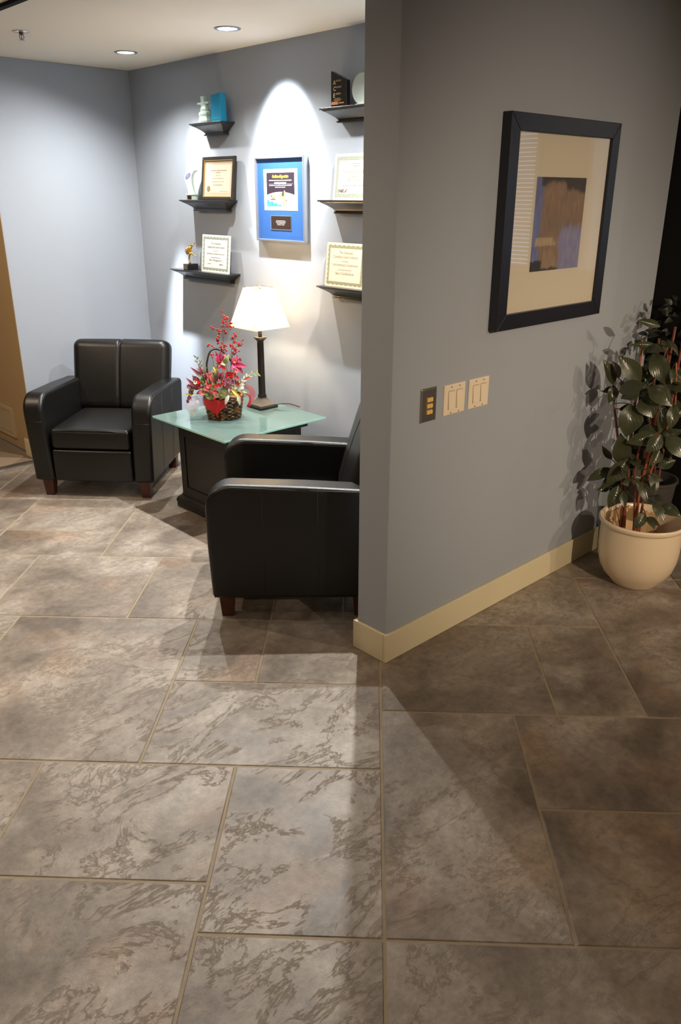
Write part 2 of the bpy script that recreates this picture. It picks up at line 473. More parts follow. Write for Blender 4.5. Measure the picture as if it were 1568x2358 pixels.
    L(fi.outputs['Fac'], fr.inputs[0])
    m4 = nt.nodes.new('ShaderNodeVectorMath'); m4.operation = 'SCALE'
    L(m3.outputs[2], m4.inputs[0]); L(fr.outputs[0], m4.inputs['Scale'])
    L(m4.outputs[0], p.inputs['Base Color'])
    # gloss varies, cleft surface catches light
    rg = nt.nodes.new('ShaderNodeMapRange'); rg.inputs[3].default_value = 0.34; rg.inputs[4].default_value = 0.55
    L(pa.outputs['Fac'], rg.inputs[0]); L(rg.outputs[0], p.inputs['Roughness'])
    p.inputs['Specular IOR Level'].default_value = 0.5
    hsum = nt.nodes.new('ShaderNodeMath'); hsum.operation = 'MULTIPLY_ADD'; hsum.inputs[1].default_value = -0.5
    L(gm.outputs[0], hsum.inputs[0]); L(vn.outputs['Fac'], hsum.inputs[2])
    b1 = nt.nodes.new('ShaderNodeBump'); b1.inputs['Strength'].default_value = 0.40; b1.inputs['Distance'].default_value = 0.012
    L(hsum.outputs[0], b1.inputs['Height'])
    b2 = nt.nodes.new('ShaderNodeBump'); b2.inputs['Strength'].default_value = 0.25; b2.inputs['Distance'].default_value = 0.003
    L(fi.outputs['Fac'], b2.inputs['Height']); L(b1.outputs['Normal'], b2.inputs['Normal'])
    L(b2.outputs['Normal'], p.inputs['Normal'])
    return m


M['tile'] = floor_mat()
M['grout'] = mat('sand_grout', (0.33, 0.27, 0.19), 0.9, spec=0.2, bump=0.4, bscale=300, var=0.15, vscale=25)


def frosted_glass():
    m, nt, p = new_mat('frosted_green_glass')
    p.inputs['Base Color'].default_value = (0.115, 0.18, 0.168, 1)
    p.inputs['Roughness'].default_value = 0.05
    p.inputs['Specular IOR Level'].default_value = 0.6
    p.inputs['Transmission Weight'].default_value = 0.0
    return m


M['frosted'] = frosted_glass()
M['glass_edge'] = mat('bright_aqua_glass_edge', (0.42, 0.78, 0.68), 0.2, spec=0.6)


def shade_mat():
    m, nt, p = new_mat('cream_linen_lampshade')
    nt.nodes.remove(p); out = nt.nodes['Material Output']
    d = nt.nodes.new('ShaderNodeBsdfDiffuse'); d.inputs[0].default_value = (0.85, 0.78, 0.62, 1)
    t = nt.nodes.new('ShaderNodeBsdfTranslucent'); t.inputs[0].default_value = (0.92, 0.82, 0.62, 1)
    mx = nt.nodes.new('ShaderNodeMixShader'); mx.inputs[0].default_value = 0.6
    nt.links.new(d.outputs[0], mx.inputs[1]); nt.links.new(t.outputs[0], mx.inputs[2]); nt.links.new(mx.outputs[0], out.inputs[0])
    return m


M['shade'] = shade_mat()
M['blind'] = shade_mat(); M['blind'].name = 'white_translucent_blind'
for n_ in M['blind'].node_tree.nodes:
    if n_.type in ('BSDF_DIFFUSE', 'BSDF_TRANSLUCENT'): n_.inputs[0].default_value = (0.85, 0.85, 0.84, 1)


def sheer(name, c, alpha):
    m, nt, p = new_mat(name)
    p.inputs['Base Color'].default_value = (*c, 1); p.inputs['Alpha'].default_value = alpha; p.inputs['Roughness'].default_value = 0.5
    return m


M['red_sheer'] = sheer('red_sheer_ribbon', (0.72, 0.012, 0.012), 0.86)
M['pink_sheer'] = sheer('pink_sheer_ribbon', (0.70, 0.05, 0.09), 0.55)
M['white_sheer'] = sheer('pale_pink_sheer_ribbon', (0.80, 0.66, 0.64), 0.40)


def wicker_mat():
    m, nt, p = new_mat('brown_wicker')
    tc = nt.nodes.new('ShaderNodeTexCoord')
    n = nt.nodes.new('ShaderNodeTexNoise'); n.inputs['Scale'].default_value = 45; n.inputs['Detail'].default_value = 3
    nt.links.new(tc.outputs['Object'], n.inputs['Vector'])
    r = nt.nodes.new('ShaderNodeValToRGB'); e = r.color_ramp.elements
    e[0].position = 0.38; e[0].color = (0.018, 0.009, 0.006, 1); e[1].position = 0.72; e[1].color = (0.36, 0.17, 0.05, 1)
    nt.links.new(n.outputs['Fac'], r.inputs[0]); nt.links.new(r.outputs[0], p.inputs['Base Color'])
    p.inputs['Roughness'].default_value = 0.4
    return m


M['wicker'] = wicker_mat()


def glass_solid(name, c, rough=0.05, ior=1.45, trans=0.9):
    m, nt, p = new_mat(name)
    p.inputs['Base Color'].default_value = (*c, 1); p.inputs['Roughness'].default_value = rough
    p.inputs['Transmission Weight'].default_value = trans; p.inputs['IOR'].default_value = ior
    return m


M['blue_glass'] = glass_solid('blue_glass', (0.03, 0.42, 0.72), 0.08, 1.45, 0.35)
M['ice_glass'] = glass_solid('frosted_ice_glass', (0.74, 0.92, 0.83), 0.3, 1.4, 0.3)
M['celadon'] = mat('pale_celadon_ceramic', (0.66, 0.76, 0.66), 0.15, spec=0.6)
M['lens_blue'] = mat('iridescent_inlay', (0.20, 0.22, 0.40), 0.12, var=0.6, vscale=60)
M['frost_disc'] = mat('frosted_glass_disc', (0.52, 0.60, 0.56), 0.25)

# ================================================================== THE ROOM
XB = 2.978           # shelf wall face
YL = 5.119           # left wall face
PX, PY, PYB = 1.925, 1.780, 1.930      # partition: end face, picture face, alcove face
PXE = 3.715
RX0, RX1, RY0, RY1 = -2.6, 6.0, -2.6, 8.0


def struct(name, mb, mats, parent=None, **k):
    o = mb.build(name, mats, parent, **k)
    if parent is None: o['kind'] = 'structure'
    return o


def clip_poly(poly, x0, x1, y0, y1):
    def cut(p, ax, val, keep_less):
        out = []
        for i in range(len(p)):
            a, b = p[i - 1], p[i]
            ia = (a[ax] <= val) if keep_less else (a[ax] >= val)
            ib = (b[ax] <= val) if keep_less else (b[ax] >= val)
            if ia != ib:
                t = (val - a[ax]) / (b[ax] - a[ax])
                out.append((a[0] + (b[0] - a[0]) * t, a[1] + (b[1] - a[1]) * t))
            if ib: out.append(b)
        return out
    for ax, val, kl in ((0, x0, False), (0, x1, True), (1, y0, False), (1, y1, True)):
        if len(poly) < 3: return []
        poly = cut(poly, ax, val, kl)
    return poly


def build_floor():
    U = 0.152
    T = Vector((cos(RAD(44.43)), sin(RAD(44.43)))); S = Vector((T.y, -T.x))
    def W(u, v):
        p = S * (0.0578 + u * U) + T * (1.3924 + (v - 9) * U)
        return (p.x, p.y)
    u0, u1, v0, v1 = -34, 34, -28, 46
    taken = {}
    rects = [(-3, 5, 0, 9), (0, 6, 5, 9), (5, 5, 9, 9), (-7, 6, -3, 10), (-3, 9, 0, 13), (-7, 10, -3, 13), (-11, 9, -7, 13), (-5, 13, 0, 16),
             (-10, 13, -5, 19), (-5, 16, -3, 19), (-3, 16, 0, 19), (0, 9, 3, 15), (3, 9, 7, 12), (3, 12, 8, 15), (0, 15, 4, 19), (4, 15, 6, 19),
             (6, 15, 9, 22), (9, 15, 12, 19), (9, 19, 12, 22), (1, 19, 6, 23), (6, 22, 9, 26), (7, 9, 11, 12), (8, 12, 12, 15), (-13, 13, -10, 18), (-11, 20, -7, 23), (-11, 19, -7, 20),
             (-7, 19, -3, 23), (-3, 19, -1, 23), (-1, 19, 1, 23), (-9, 23, -5, 28), (-13, 23, -9, 25), (-13, 25, -9, 28), (-15, 28, -9, 31), (-16, 25, -13, 28), (-5, 23, -3, 27),
             (-15, 19, -11, 23), (-14, 13, -13, 18), (-3, 23, 1, 26)]
    out = []
    def free(a, b, c, d):
        return all((i, j) not in taken for i in range(a, c) for j in range(b, d))
    def put(a, b, c, d):
        for i in range(a, c):
            for j in range(b, d): taken[(i, j)] = 1
        out.append((a, b, c, d))
    # (-11,19)-(-7,20) is a remnant of the tile above it: one tile
    rects.remove((-11, 20, -7, 23)); rects.remove((-11, 19, -7, 20)); rects.append((-11, 19, -7, 23))
    for r in rects:
        a, b, c, d = r
        if a < c and b < d and free(a, b, c, d): put(a, b, c, d)
    rng = random.Random(3)
    for j in range(v0, v1):
        for i in range(u0, u1):
            if (i, j) in taken: continue
            opts = [(3, 4), (4, 3), (3, 3), (2, 3), (4, 4), (3, 2)]
            rng.shuffle(opts)
            for w, h in opts + [(2, 2), (2, 1), (1, 2), (1, 1)]:
                if free(i, j, i + w, j + h): put(i, j, i + w, j + h); break
    g = 0.0036; bev = 0.0030; dz = 0.0022
    vs = []; fs = []; cols = []; mi = []
    def emit(poly_in, poly_out, c):
        b = len(vs); n = len(poly_in)
        vs.extend([(x, y, 0.0) for x, y in poly_in]); vs.extend([(x, y, -dz) for x, y in poly_out])
        fs.append(tuple(b + k for k in range(n))); cols.append(c); mi.append(0)
        for k in range(n):
            q = (k + 1) % n
            fs.append((b + k, b + n + k, b + n + q, b + q)); cols.append(c); mi.append(0)
    for (a, b, c, d) in out:
        col = (rng.random(), rng.random(), rng.random(), 1)
        e = g / U; f_ = (g + bev) / U
        pi_ = [W(a + f_, b + f_), W(c - f_, b + f_), W(c - f_, d - f_), W(a + f_, d - f_)]
        po = [W(a + e, b + e), W(c - e, b + e), W(c - e, d - e), W(a + e, d - e)]
        ci, co = clip_poly(pi_, RX0, RX1, RY0, 5.05), clip_poly(po, RX0, RX1, RY0, 5.05)
        if len(ci) == len(co) and len(ci) >= 3: emit(ci, co, col)
        elif len(ci) >= 3: emit(ci, ci, col)
    b = len(vs)
    vs.extend([(RX0, RY0, -dz), (RX1, RY0, -dz), (RX1, 5.05, -dz), (RX0, 5.05, -dz)])
    fs.append((b, b + 1, b + 2, b + 3)); cols.append((.5, .5, .5, 1)); mi.append(1)
    # slab below
    b = len(vs)
    vs.extend([(RX0, RY0, -dz - 0.0005), (RX1, RY0, -dz - 0.0005), (RX1, 5.05, -dz - 0.0005), (RX0, 5.05, -dz - 0.0005),
               (RX0, RY0, -.08), (RX1, RY0, -.08), (RX1, 5.05, -.08), (RX0, 5.05, -.08)])
    for f in ((4, 7, 6, 5), (0, 4, 5, 1), (1, 5, 6, 2), (2, 6, 7, 3), (3, 7, 4, 0)):
        fs.append(tuple(b + k for k in f)); cols.append((.5, .5, .5, 1)); mi.append(1)
    me = bpy.data.meshes.new('floor')
    me.from_pydata(vs, [], fs)
    me.materials.append(M['tile']); me.materials.append(M['grout'])
    me.polygons.foreach_set('material_index', mi)
    ca = me.color_attributes.new('tile', 'FLOAT_COLOR', 'CORNER')
    flat = []
    for p, c in zip(me.polygons, cols):
        flat += list(c) * p.loop_total
    ca.data.foreach_set('color', flat)
    bm = bmesh.new(); bm.from_mesh(me); bmesh.ops.recalc_face_normals(bm, faces=[f for f in bm.faces if False]); bm.free()
    me.update()
    for p in me.polygons:
        pass
    o = bpy.data.objects.new('floor', me); COL.objects.link(o); o['kind'] = 'structure'
    return o


build_floor()
struct('floor_carpet', MB().box((RX0, 5.085, -.08), (XB + .12, RY1, 0.004)), M['carpet'])
struct('trim_1', MB().prism([(5.035, -0.002), (5.047, 0.006), (5.088, 0.008), (5.10, 0.003), (5.10, -0.002)], 'x', RX0, 2.03), M['threshold'])

# ceiling with three round openings is kept whole: the cans hang flush below it as rings
struct('ceiling', MB().box((RX0, RY0, ZC), (RX1, RY1, ZC + .08)), M['ceiling'])

struct('wall_right', MB().box((PX, PY, 0), (PXE, PYB, ZC)), M['wall'], bevel=0.003)
struct('wall_back', MB().box((XB, PYB, 0), (XB + .12, YL, ZC)), M['wall'])
struct('wall_left', MB().box((2.028, YL, 0), (XB + .12, 5.245, ZC)), [M['wall']], bevel=0.003)
struct('black_cabinet', MB().box((PXE, 1.48, 0), (RX1, PY + .15, ZC)), M['matte_black'])  # tall black cabinet past the end of the right wall
M['tan_wall'] = mat('tan_wall_paint', (0.40, 0.34, 0.25), 0.8, spec=0.2, bump=0.1, bscale=300)
struct('wall_front', MB().box((RX0, RY0 - .1, 0), (RX1, RY0, ZC)), M['tan_wall'])
struct('wall_far_left', MB().box((RX0 - .1, RY0, 0), (RX0, RY1, ZC)), M['tan_wall'])
struct('wall_far_back', MB().box((RX0, RY1, 0), (2.03, RY1 + .1, ZC)), M['tan_wall'])
struct('wall_closet', MB().box((2.03, 6.16, 0), (2.13, RY1, ZC)).box((2.03, 5.245, 2.06), (2.13, 6.16, ZC)), M['tan_wall'])
WINS = [(-1.55, -0.50, 1.05, 2.25), (-0.07, 0.62, 1.05, 2.25)]
wr = MB()
ys = [RY0, -1.55, -0.50, -0.07, 0.62, 1.48]
wr.box((RX1, ys[0], 0), (RX1 + .12, ys[5], 1.05)).box((RX1, ys[0], 2.25), (RX1 + .12, ys[5], ZC))
for a, b in ((ys[0], ys[1]), (ys[2], ys[3]), (ys[4], ys[5])): wr.box((RX1, a, 1.05), (RX1 + .12, b, 2.25))
struct('wall_far_right', wr, M['tan_wall'])
for i, (y0, y1, z0, z1) in enumerate(WINS):
    w = MB()
    t = 0.045
    for a, b in (((RX1 + .02, y0, z0), (RX1 + .08, y1, z0 + t)), ((RX1 + .02, y0, z1 - t), (RX1 + .08, y1, z1)), ((RX1 + .02, y0, z0 + t), (RX1 + .08, y0 + t, z1 - t)), ((RX1 + .02, y1 - t, z0 + t), (RX1 + .08, y1, z1 - t))):
        w.box(a, b)
    wo = struct('window_%d' % (i + 1), w, M['trim'])
    MB().box((RX1 + .045, y0 + t, z0 + t), (RX1 + .05, y1 - t, z1 - t)).build('window_pane', M['picture_glass'], wo)
    bl = MB()
    n = 34
    if i == 1:      # the narrow window has a sheer curtain instead of slats
        for k in range(25):
            a, c = k / 25, (k + 1) / 25
            f = lambda q: (RX1 + .012 + .008 * sin(q * 60), y0 + (y1 - y0) * q)
            bl.add([(*f(a), z0 - .04), (*f(c), z0 - .04), (*f(c), z1 + .03), (*f(a), z1 + .03)], [(0, 1, 2, 3)])
        bl.build('curtain', M['blind'], wo, solid=0.001)
        continue
    for k in range(n):
        z = z0 + .05 + (z1 - z0 - .1) * k / (n - 1)
        bl.add([(RX1 + .004, y0 + .01, z + .012), (RX1 + .022, y0 + .01, z - .012), (RX1 + .022, y1 - .01, z - .012), (RX1 + .004, y1 - .01, z + .012)], [(0, 1, 2, 3)])
    bl.build('blind', M['blind'], wo, solid=0.0015)

# baseboards: 12 mm proud, 120 mm high with an eased top
BH, BT = 0.120, 0.013


def base_profile_box(mb, x0, y0, x1, y1):
    mb.box((x0, y0, 0), (x1, y1, BH))


b = MB(); base_profile_box(b, PX - BT, PY - BT, PXE, PY); base_profile_box(b, PX - BT, PY, PX, PYB + BT); base_profile_box(b, PX, PYB, XB - BT, PYB + BT)
struct('baseboard_right', b, M['trim'], bevel=0.003)
b = MB(); base_profile_box(b, XB - BT, PYB, XB, YL)
struct('baseboard_back', b, M['trim'], bevel=0.003)
b = MB(); base_profile_box(b, 2.028 - BT, YL - BT, XB - BT, YL); base_profile_box(b, 2.028 - BT, YL, 2.028, 5.245)
struct('baseboard_left', b, M['trim'], bevel=0.003)
# thin tan facing over the end of the left wall
struct('trim_2', MB().box((2.0265, YL + .002, BH), (2.0285, 5.245, ZC)), M['door'])

# closet door standing in line with the wall end, louvred grille low down
d = struct('door_1', MB().box((2.03, 5.249, 0.018), (2.07, 6.155, 2.05)), M['door'], bevel=0.002)
g = MB()
gy0, gy1, gz0, gz1 = 5.40, 5.98, 0.084, 0.293
for a, c in (((2.018, gy0, gz0), (2.03, gy1, gz0 + .022)), ((2.018, gy0, gz1 - .022), (2.03, gy1, gz1)), ((2.018, gy0, gz0 + .022), (2.03, gy0 + .022, gz1 - .022)), ((2.018, gy1 - .022, gz0 + .022), (2.03, gy1, gz1 - .022))):
    g.box(a, c)
for k in range(13):
    z = gz0 + .028 + k * .0125
    g.add([(2.020, gy0 + .02, z), (2.029, gy0 + .02, z + .009), (2.029, gy1 - .02, z + .009), (2.020, gy1 - .02, z)], [(0, 1, 2, 3)])
g.build('vent_grille', M['grille'], d)

# ================================================================== ARMCHAIRS
def make_armchair(loc, rz, label):
    t = thing('armchair', loc, rz, label, 'armchair', 'black leather club chairs')
    W, D, AW = 0.352, 0.3375, 0.115
    # arm outline (y forward, z up)
    def outline(grow=0.0):
        p = [(-D, .10), (D - .004, .10)]
        R = .105; cy, cz = D + .004 - R, .607 - R
        p += [(D + .004, .34)]
        for k in range(0, 13):
            a = k / 12 * pi / 2
            p.append((cy + R * cos(a), cz + R * sin(a)))
        p += [(-.05, .598), (-D + .05, .584)]
        for k in range(0, 5):
            a = pi / 2 + k / 4 * pi / 2
            p.append((-D + .035 + .035 * cos(a), .549 + .035 * sin(a)))
        return p
    for s in (-1, 1):
        xo, xi = s * W, s * (W - AW)
        m = MB().prism([(y, z) for y, z in outline()], 'x', min(xo, xi), max(xo, xi))
        lean = lambda q: (q[0] + s * .022 * max(0, q[2] - .1) / .5, q[1], q[2])      # arms flare outward a little
        m.v = [lean(q) for q in m.v]
        arm = m.build('arm', M['leather'], t, smooth=True, bevel=0.020, seg=4)
        # welt running along both edges of the arm band
        pp = MB()
        for x in (xo - s * .0045, xi + s * .0045):
            o = outline()
            path = [(x, y, z) for y, z in o[1:]]
            c = Vector((x, -.02, .35))
            path = [tuple(Vector(q) + (c - Vector(q)).normalized() * .0135) for q in path]
            pp.tube(path, .0032, 6)
        # stitched vertical seams on the outer panel
        for y in (.115, -.105):
            pp.tube([(xo - s * .0002, y, .11), (xo - s * .0002, y, .575)], .0011, 6)
        # cross seam at the front of the arm
        pp.tube([(xi - s * .0 + s * .012, D + .0042, .455), (xo - s * .012, D + .0042, .455)], .0016, 6)
        pp.v = [lean(q) for q in pp.v]
        pp.build('piping', M['piping'], arm, smooth='all')
    inner = W - AW - .003
    # front rail below the cushion
    m = MB(); cushion(m, (inner * 2, .06, .188), .014, (0, D - .034, .196), (0, .006, 0), (10, 3, 6))
    m.build('front_rail', M['leather'], t, smooth='all')
    m = MB().box((-inner, -D + .02, .105), (inner, D - .07, .29)); m.build('seat_deck', M['leather'], t)
    # loose seat cushion
    m = MB(); cushion(m, (inner * 2 - .004, .52, .118), .022, (0, D - .266, .352), (.0, .008, .022), (16, 14, 6))
    sc_ = m.build('seat_cushion', M['leather'], t, smooth='all')
    w = MB()
    zz = .352 + .048
    pts = [(-inner + .02, D - .012, zz), (-.10, D - .006, zz + .008), (0, D - .004, zz + .010), (.10, D - .006, zz + .008), (inner - .02, D - .012, zz)]
    w.tube(pts, .0035, 6); w.build('piping', M['piping'], sc_, smooth='all')
    # back: raked cushion rising between and over the arms
    m = MB(); cushion(m, (.605, .135, .445), .050, (.0, -.310, .590), (.004, .014, .004), (22, 6, 16), seam_x=0.0, rot=Matrix.Rotation(RAD(16), 3, 'X'), taper=0.02)
    m.build('backrest', M['leather'], t, smooth='all')
    m = MB().box((-inner, -D + .002, .10), (inner, -D + .07, .56)); m.build('back_panel', M['leather'], t, bevel=0.01, seg=3)
    for sx in (-1, 1):
        for sy in (-1, 1):
            c = (sx * (W - .062), sy * (D - .058))
            MB().frustum(c, .024, .024, 0, .102, a1=.032, b1=.032).build('leg', M['red_wood'], t, bevel=.003)
    return t


make_armchair((2.212, 4.375, 0), RAD(132.0), 'black leather armchair in the corner behind the glass table')
make_armchair((2.113, 2.519, 0), RAD(47.5), 'black leather armchair seen side-on, half hidden by the wall end')

# scrap of clear wrap left under the corner chair
pw = MB(); rng = random.Random(11)
n = 6; grid = [[(i * .022 + rng.uniform(-.006, .006), j * .018 + rng.uniform(-.006, .006), 0.002 + rng.uniform(0, .022) * (1 if 0 < i < n and 0 < j < n else .15)) for j in range(n + 1)] for i in range(n + 1)]
pw.add([p for r in grid for p in r], [(i * (n + 1) + j, (i + 1) * (n + 1) + j, (i + 1) * (n + 1) + j + 1, i * (n + 1) + j + 1) for i in range(n) for j in range(n)])
po = pw.build('plastic_wrap', M['plastic_film'])
po.location = (2.645, 4.205, 0); po.rotation_euler = (0, 0, .8); po.scale = (.62, .62, .8)
tag(po, 'scrap of clear crinkled plastic on the floor under the corner armchair', 'plastic wrap')

# ================================================================== SIDE TABLE
tb = thing('side_table', (2.518, 3.465, 0), 0, 'square side table with frosted glass top on black pedestal', 'table')
m = MB().frustum((0, 0), .341, .335, .515, .527, 0)
gt = m.build('glass_top', [M['frosted'], M['glass_edge']], tb, bevel=.002)
for p in gt.data.polygons:
    if abs(p.normal.z) < .5: p.material_index = 1
MB().frustum((0, 0), .270, .265, .475, .515).build('top_flange', M['black_wood'], tb, bevel=.004)
body = MB().frustum((0, 0), .237, .237, .07, .476)
bo = body.build('pedestal', M['black_wood'], tb, bevel=.002)
for (ax, s) in (('x', -1), ('x', 1), ('y', -1), ('y', 1)):
    pn = MB()
    h = .237
    o_, t_ = h, .007
    def slab(a0, a1, z0, z1):
        if ax == 'y':
            pn.box((a0, s * o_ if s > 0 else -o_ - t_, z0), (a1, o_ + t_ if s > 0 else -o_, z1))
        else:
            pn.box((o_ if s > 0 else -o_ - t_, a0, z0), (o_ + t_ if s > 0 else -o_, a1, z1))
    slab(-h, -h + .05, .07, .476); slab(h - .05, h, .07, .476); slab(-h + .05, h - .05, .07, .125); slab(-h + .05, h - .05, .42, .476)
    pn.build('panel_frame', M['black_wood'], bo, bevel=.0025)
pl = MB()
for (e0, e1, z0, z1) in ((.268, .268, 0, .022), (.268, .272, .022, .034), (.272, .266, .034, .052), (.266, .247, .052, .068), (.247, .243, .068, .078)):
    pl.frustum((0, 0), e0, e0, z0, z1, a1=e1, b1=e1)
pl.build('plinth', M['black_wood'], tb, bevel=.004, seg=3)

# ================================================================== TABLE LAMP
TZ = .5275
lp = thing('table_lamp', (2.74, 3.538, TZ), 0, 'lit table lamp with cream pyramid shade and dark column', 'lamp')
MB().frustum((0, 0), .0635, .0635, 0, .014).build('base', M['bronze'], lp, bevel=.003)
m = MB().frustum((0, 0), .057, .057, .014, .021)
prof = [(.021, .055), (.028, .046), (.036, .037), (.044, .029), (.051, .023), (.056, .021)]
for (z0, r0), (z1, r1) in zip(prof, prof[1:]): m.frustum((0, 0), r0, r0, z0, z1, a1=r1, b1=r1)
m.build('base_cap', M['bronze_worn'], lp)
m = MB().frustum((0, 0), .0175, .0175, .056, .074).frustum((0, 0), .0145, .0145, .074, .375, a1=.013, b1=.013).frustum((0, 0), .0135, .0135, .375, .386, a1=.021, b1=.021)
for k in (-.006, .006):
    m.box((k - .002, -.0155, .085), (k + .002, .0155, .365)); m.box((-.0155, k - .002, .085), (.0155, k + .002, .365))
m.build('column', M['bronze'], lp, bevel=.001)
MB().frustum((0, 0), .022, .022, .386, .392, a1=.0255, b1=.0255).frustum((0, 0), .0255, .0255, .392, .397).build('capital', M['bronze_worn'], lp)
MB().lathe([(.011, .397), (.011, .43), (.007, .435), (.007, .455), (.013, .458), (.013, .485)], n=20).build('socket', M['bronze'], lp, smooth=True)
# square pyramid shade, open top and bottom
zb, zt, hb, ht = .453, .663, .118, .058
def sq(h, z): return [(-h, -h, z), (h, -h, z), (h, h, z), (-h, h, z)]
MB().rings([sq(hb, zb), sq(ht, zt)], True, False, False).build('lamp_shade', M['shade'], lp, solid=.0016)
fr = MB()
q = sq(ht - .001, zt)
for k in range(4): fr.tube([q[k], q[(k + 1) % 4]], .0016, 6)
fr.tube([(-ht, 0, zt - .004), (ht, 0, zt - .004)], .0016, 6); fr.tube([(0, -ht, zt - .004), (0, ht, zt - .004)], .0016, 6)
fr.build('shade_frame', M['bronze'], lp)
MB().lathe([(.002, .655), (.008, .662), (.008, .667), (.004, .670), (.006, .675), (.003, .681)], n=16).build('finial', M['bronze_worn'], lp, smooth=True)
bulb = MB().sphere((0, 0, .525), .028, 16, 12, s=(1, 1, 1.3)).build('bulb', emit_mat('lit_bulb', (1.0, .80, .52), 8.0), lp, smooth='all')
pl_ = bpy.data.lights.new('lamp_bulb', 'POINT'); pl_.energy = 11.0; pl_.color = (1.0, .80, .55); pl_.shadow_soft_size = .035
plo = bpy.data.objects.new('lamp_bulb', pl_); COL.objects.link(plo); plo.location = (2.74, 3.538, TZ + .575)
cd = MB(); pts = []
for k in range(15):
    s = k / 14
    pts.append((.055 + .09 * s, -.045 - .115 * s, .012 + .014 * sin(pi * s) - .008 * s))
cd.tube(pts, .003, 6); cd.build('power_cord', M['cord'], lp, smooth='all')

# ================================================================== FLOWER BASKET
# basket-local axes: r = to the viewer's right, f = towards the room, both turned 43 degrees to the walls
bk = thing('flower_basket', (2.454, 3.51, TZ), -RAD(43.45), 'wicker basket of red berries, lilies and ribbon on glass table', 'flower arrangement')
def P(x, y, d=0.0):           # arrangement drawing units -> metres in the basket's own frame (x right, y towards viewer = -y)
    return ((x * .02686 - 20.36) / 100, -d, max(.003, (59.25 - y * .0272) / 100 + d * .26))
wv = MB()
def oval(t, r, z): return (r * 1.0 * cos(t), r * .86 * sin(t), z)
NS = 26
for row in range(12):
    z = .006 + row * .0098
    r = .084 + .017 * (row / 11) ** .8
    pts = []
    for k in range(NS * 2):
        t = 2 * pi * k / (NS * 2)
        pts.append(oval(t, r + (.0042 if (k // 2 + row) % 2 else -.0012), z))
    wv.tube(pts, .0052, 5, closed=True)
for k in range(NS):
    t = 2 * pi * (k + .5) / NS
    wv.tube([oval(t, .083, .0), oval(t, .101, .122)], .0042, 5)
rim = [oval(2 * pi * k / 60, .102 + .002 * sin(k * 2.1), .124 + .003 * sin(k * 1.3)) for k in range(60)]
wv.tube(rim, .007, 6, closed=True)
wv.lathe([(.082, .002), (.092, .06), (.098, .115)], n=32, cap1=True, sy=.86)
wv.build('woven_basket', M['wicker'], bk, smooth='all')
hp = [P(478, 1330, .02), P(470, 1150, .02), P(490, 1040, .02), P(525, 920, .015), P(575, 850, .01), P(640, 822, 0), P(720, 838, -.01), P(800, 885, -.02), P(870, 960, -.03), P(940, 1080, -.04), P(985, 1230, -.04), P(1000, 1500, -.04)]
def smooth_path(p, n=4):
    p = [Vector(q) for q in p]; o = []
    for i in range(len(p) - 1):
        a, b_, c, d_ = p[max(i - 1, 0)], p[i], p[i + 1], p[min(i + 2, len(p) - 1)]
        for k in range(n):
            t = k / n
            o.append(.5 * ((2 * b_) + (c - a) * t + (2 * a - 5 * b_ + 4 * c - d_) * t * t + (3 * b_ - a - 3 * c + d_) * t ** 3))
    o.append(p[-1]); return o
MB().tube(smooth_path(hp), .0048, 7).build('handle', mat('dark_vine_handle', (.035, .022, .016), .6, var=.4, vscale=80), bk, smooth='all')

bmesh_berry = MB().sphere((0, 0, 0), .0044, 9, 7)
berry_mesh = None
def berry_branch(stem, side, spots, dep):
    global berry_mesh
    mbr = MB()
    s = smooth_path([P(x, y, d) for x, y, d in stem], 5)
    mbr.tube(s, [.0022 * (1 - .7 * i / len(s)) for i in range(len(s))], 6)
    for a, c in side: mbr.tube([P(*a), P(*c)], .0011, 5)
    br = mbr.build('berry_branch', M['twig'], bk, smooth='all')
    rr = random.Random(len(spots) * 7 + int(stem[0][0]))
    for (x, y, n_, sp) in spots:
        for k in range(n_):
            p = P(x + rr.gauss(0, sp), y + rr.gauss(0, sp), dep + rr.uniform(-.014, .014))
            if berry_mesh is None:
                o = bmesh_berry.build('berry', M['berry'], br, smooth='all'); berry_mesh = o.data
            else:
                o = bpy.data.objects.new('berry', berry_mesh); COL.objects.link(o); o.parent = br
            o.location = p
            o.scale = (1.0 + rr.uniform(-.1, .2),) * 3
berry_branch([(860, 1300, -.01), (810, 900, -.01), (815, 500, 0), (845, 230, .005), (835, 90, .005)],
             [((815, 480, 0), (600, 400, .01)), ((820, 420, 0), (990, 330, .0)), ((840, 300, 0), (920, 230, 0))],
             [(833, 100, 1, 4), (825, 200, 4, 20), (895, 245, 7, 26), (905, 320, 2, 12), (835, 315, 4, 22), (985, 370, 6, 24), (990, 305, 1, 8), (945, 385, 2, 12), (820, 395, 4, 28), (620, 410, 6, 22), (715, 450, 3, 14), (755, 490, 7, 22), (860, 500, 7, 26), (960, 445, 1, 6)], 0.004)
berry_branch([(870, 1300, 0), (800, 950, .005), (740, 700, .01), (715, 590, .01)],
             [((790, 850, .005), (540, 760, .01))],
             [(722, 580, 1, 5), (715, 640, 7, 24), (690, 670, 2, 10), (740, 700, 4, 20), (790, 770, 12, 34), (860, 790, 7, 26), (850, 860, 2, 16), (540, 760, 5, 26), (600, 775, 2, 12)], 0.012)
berry_branch([(930, 1300, 0), (960, 900, 0), (1000, 700, 0), (1060, 540, 0), (1085, 490, 0)], [],
             [(1040, 510, 1, 5), (1065, 560, 4, 16), (1020, 610, 6, 22), (1015, 665, 7, 24), (985, 750, 6, 24)], 0.0)
berry_branch([(930, 1300, .01), (1000, 900, .01), (1120, 740, .01), (1210, 640, .01)], [],
             [(1210, 640, 1, 5), (1185, 665, 1, 5), (1150, 735, 8, 26), (1050, 830, 10, 30), (1030, 890, 7, 24)], 0.012)
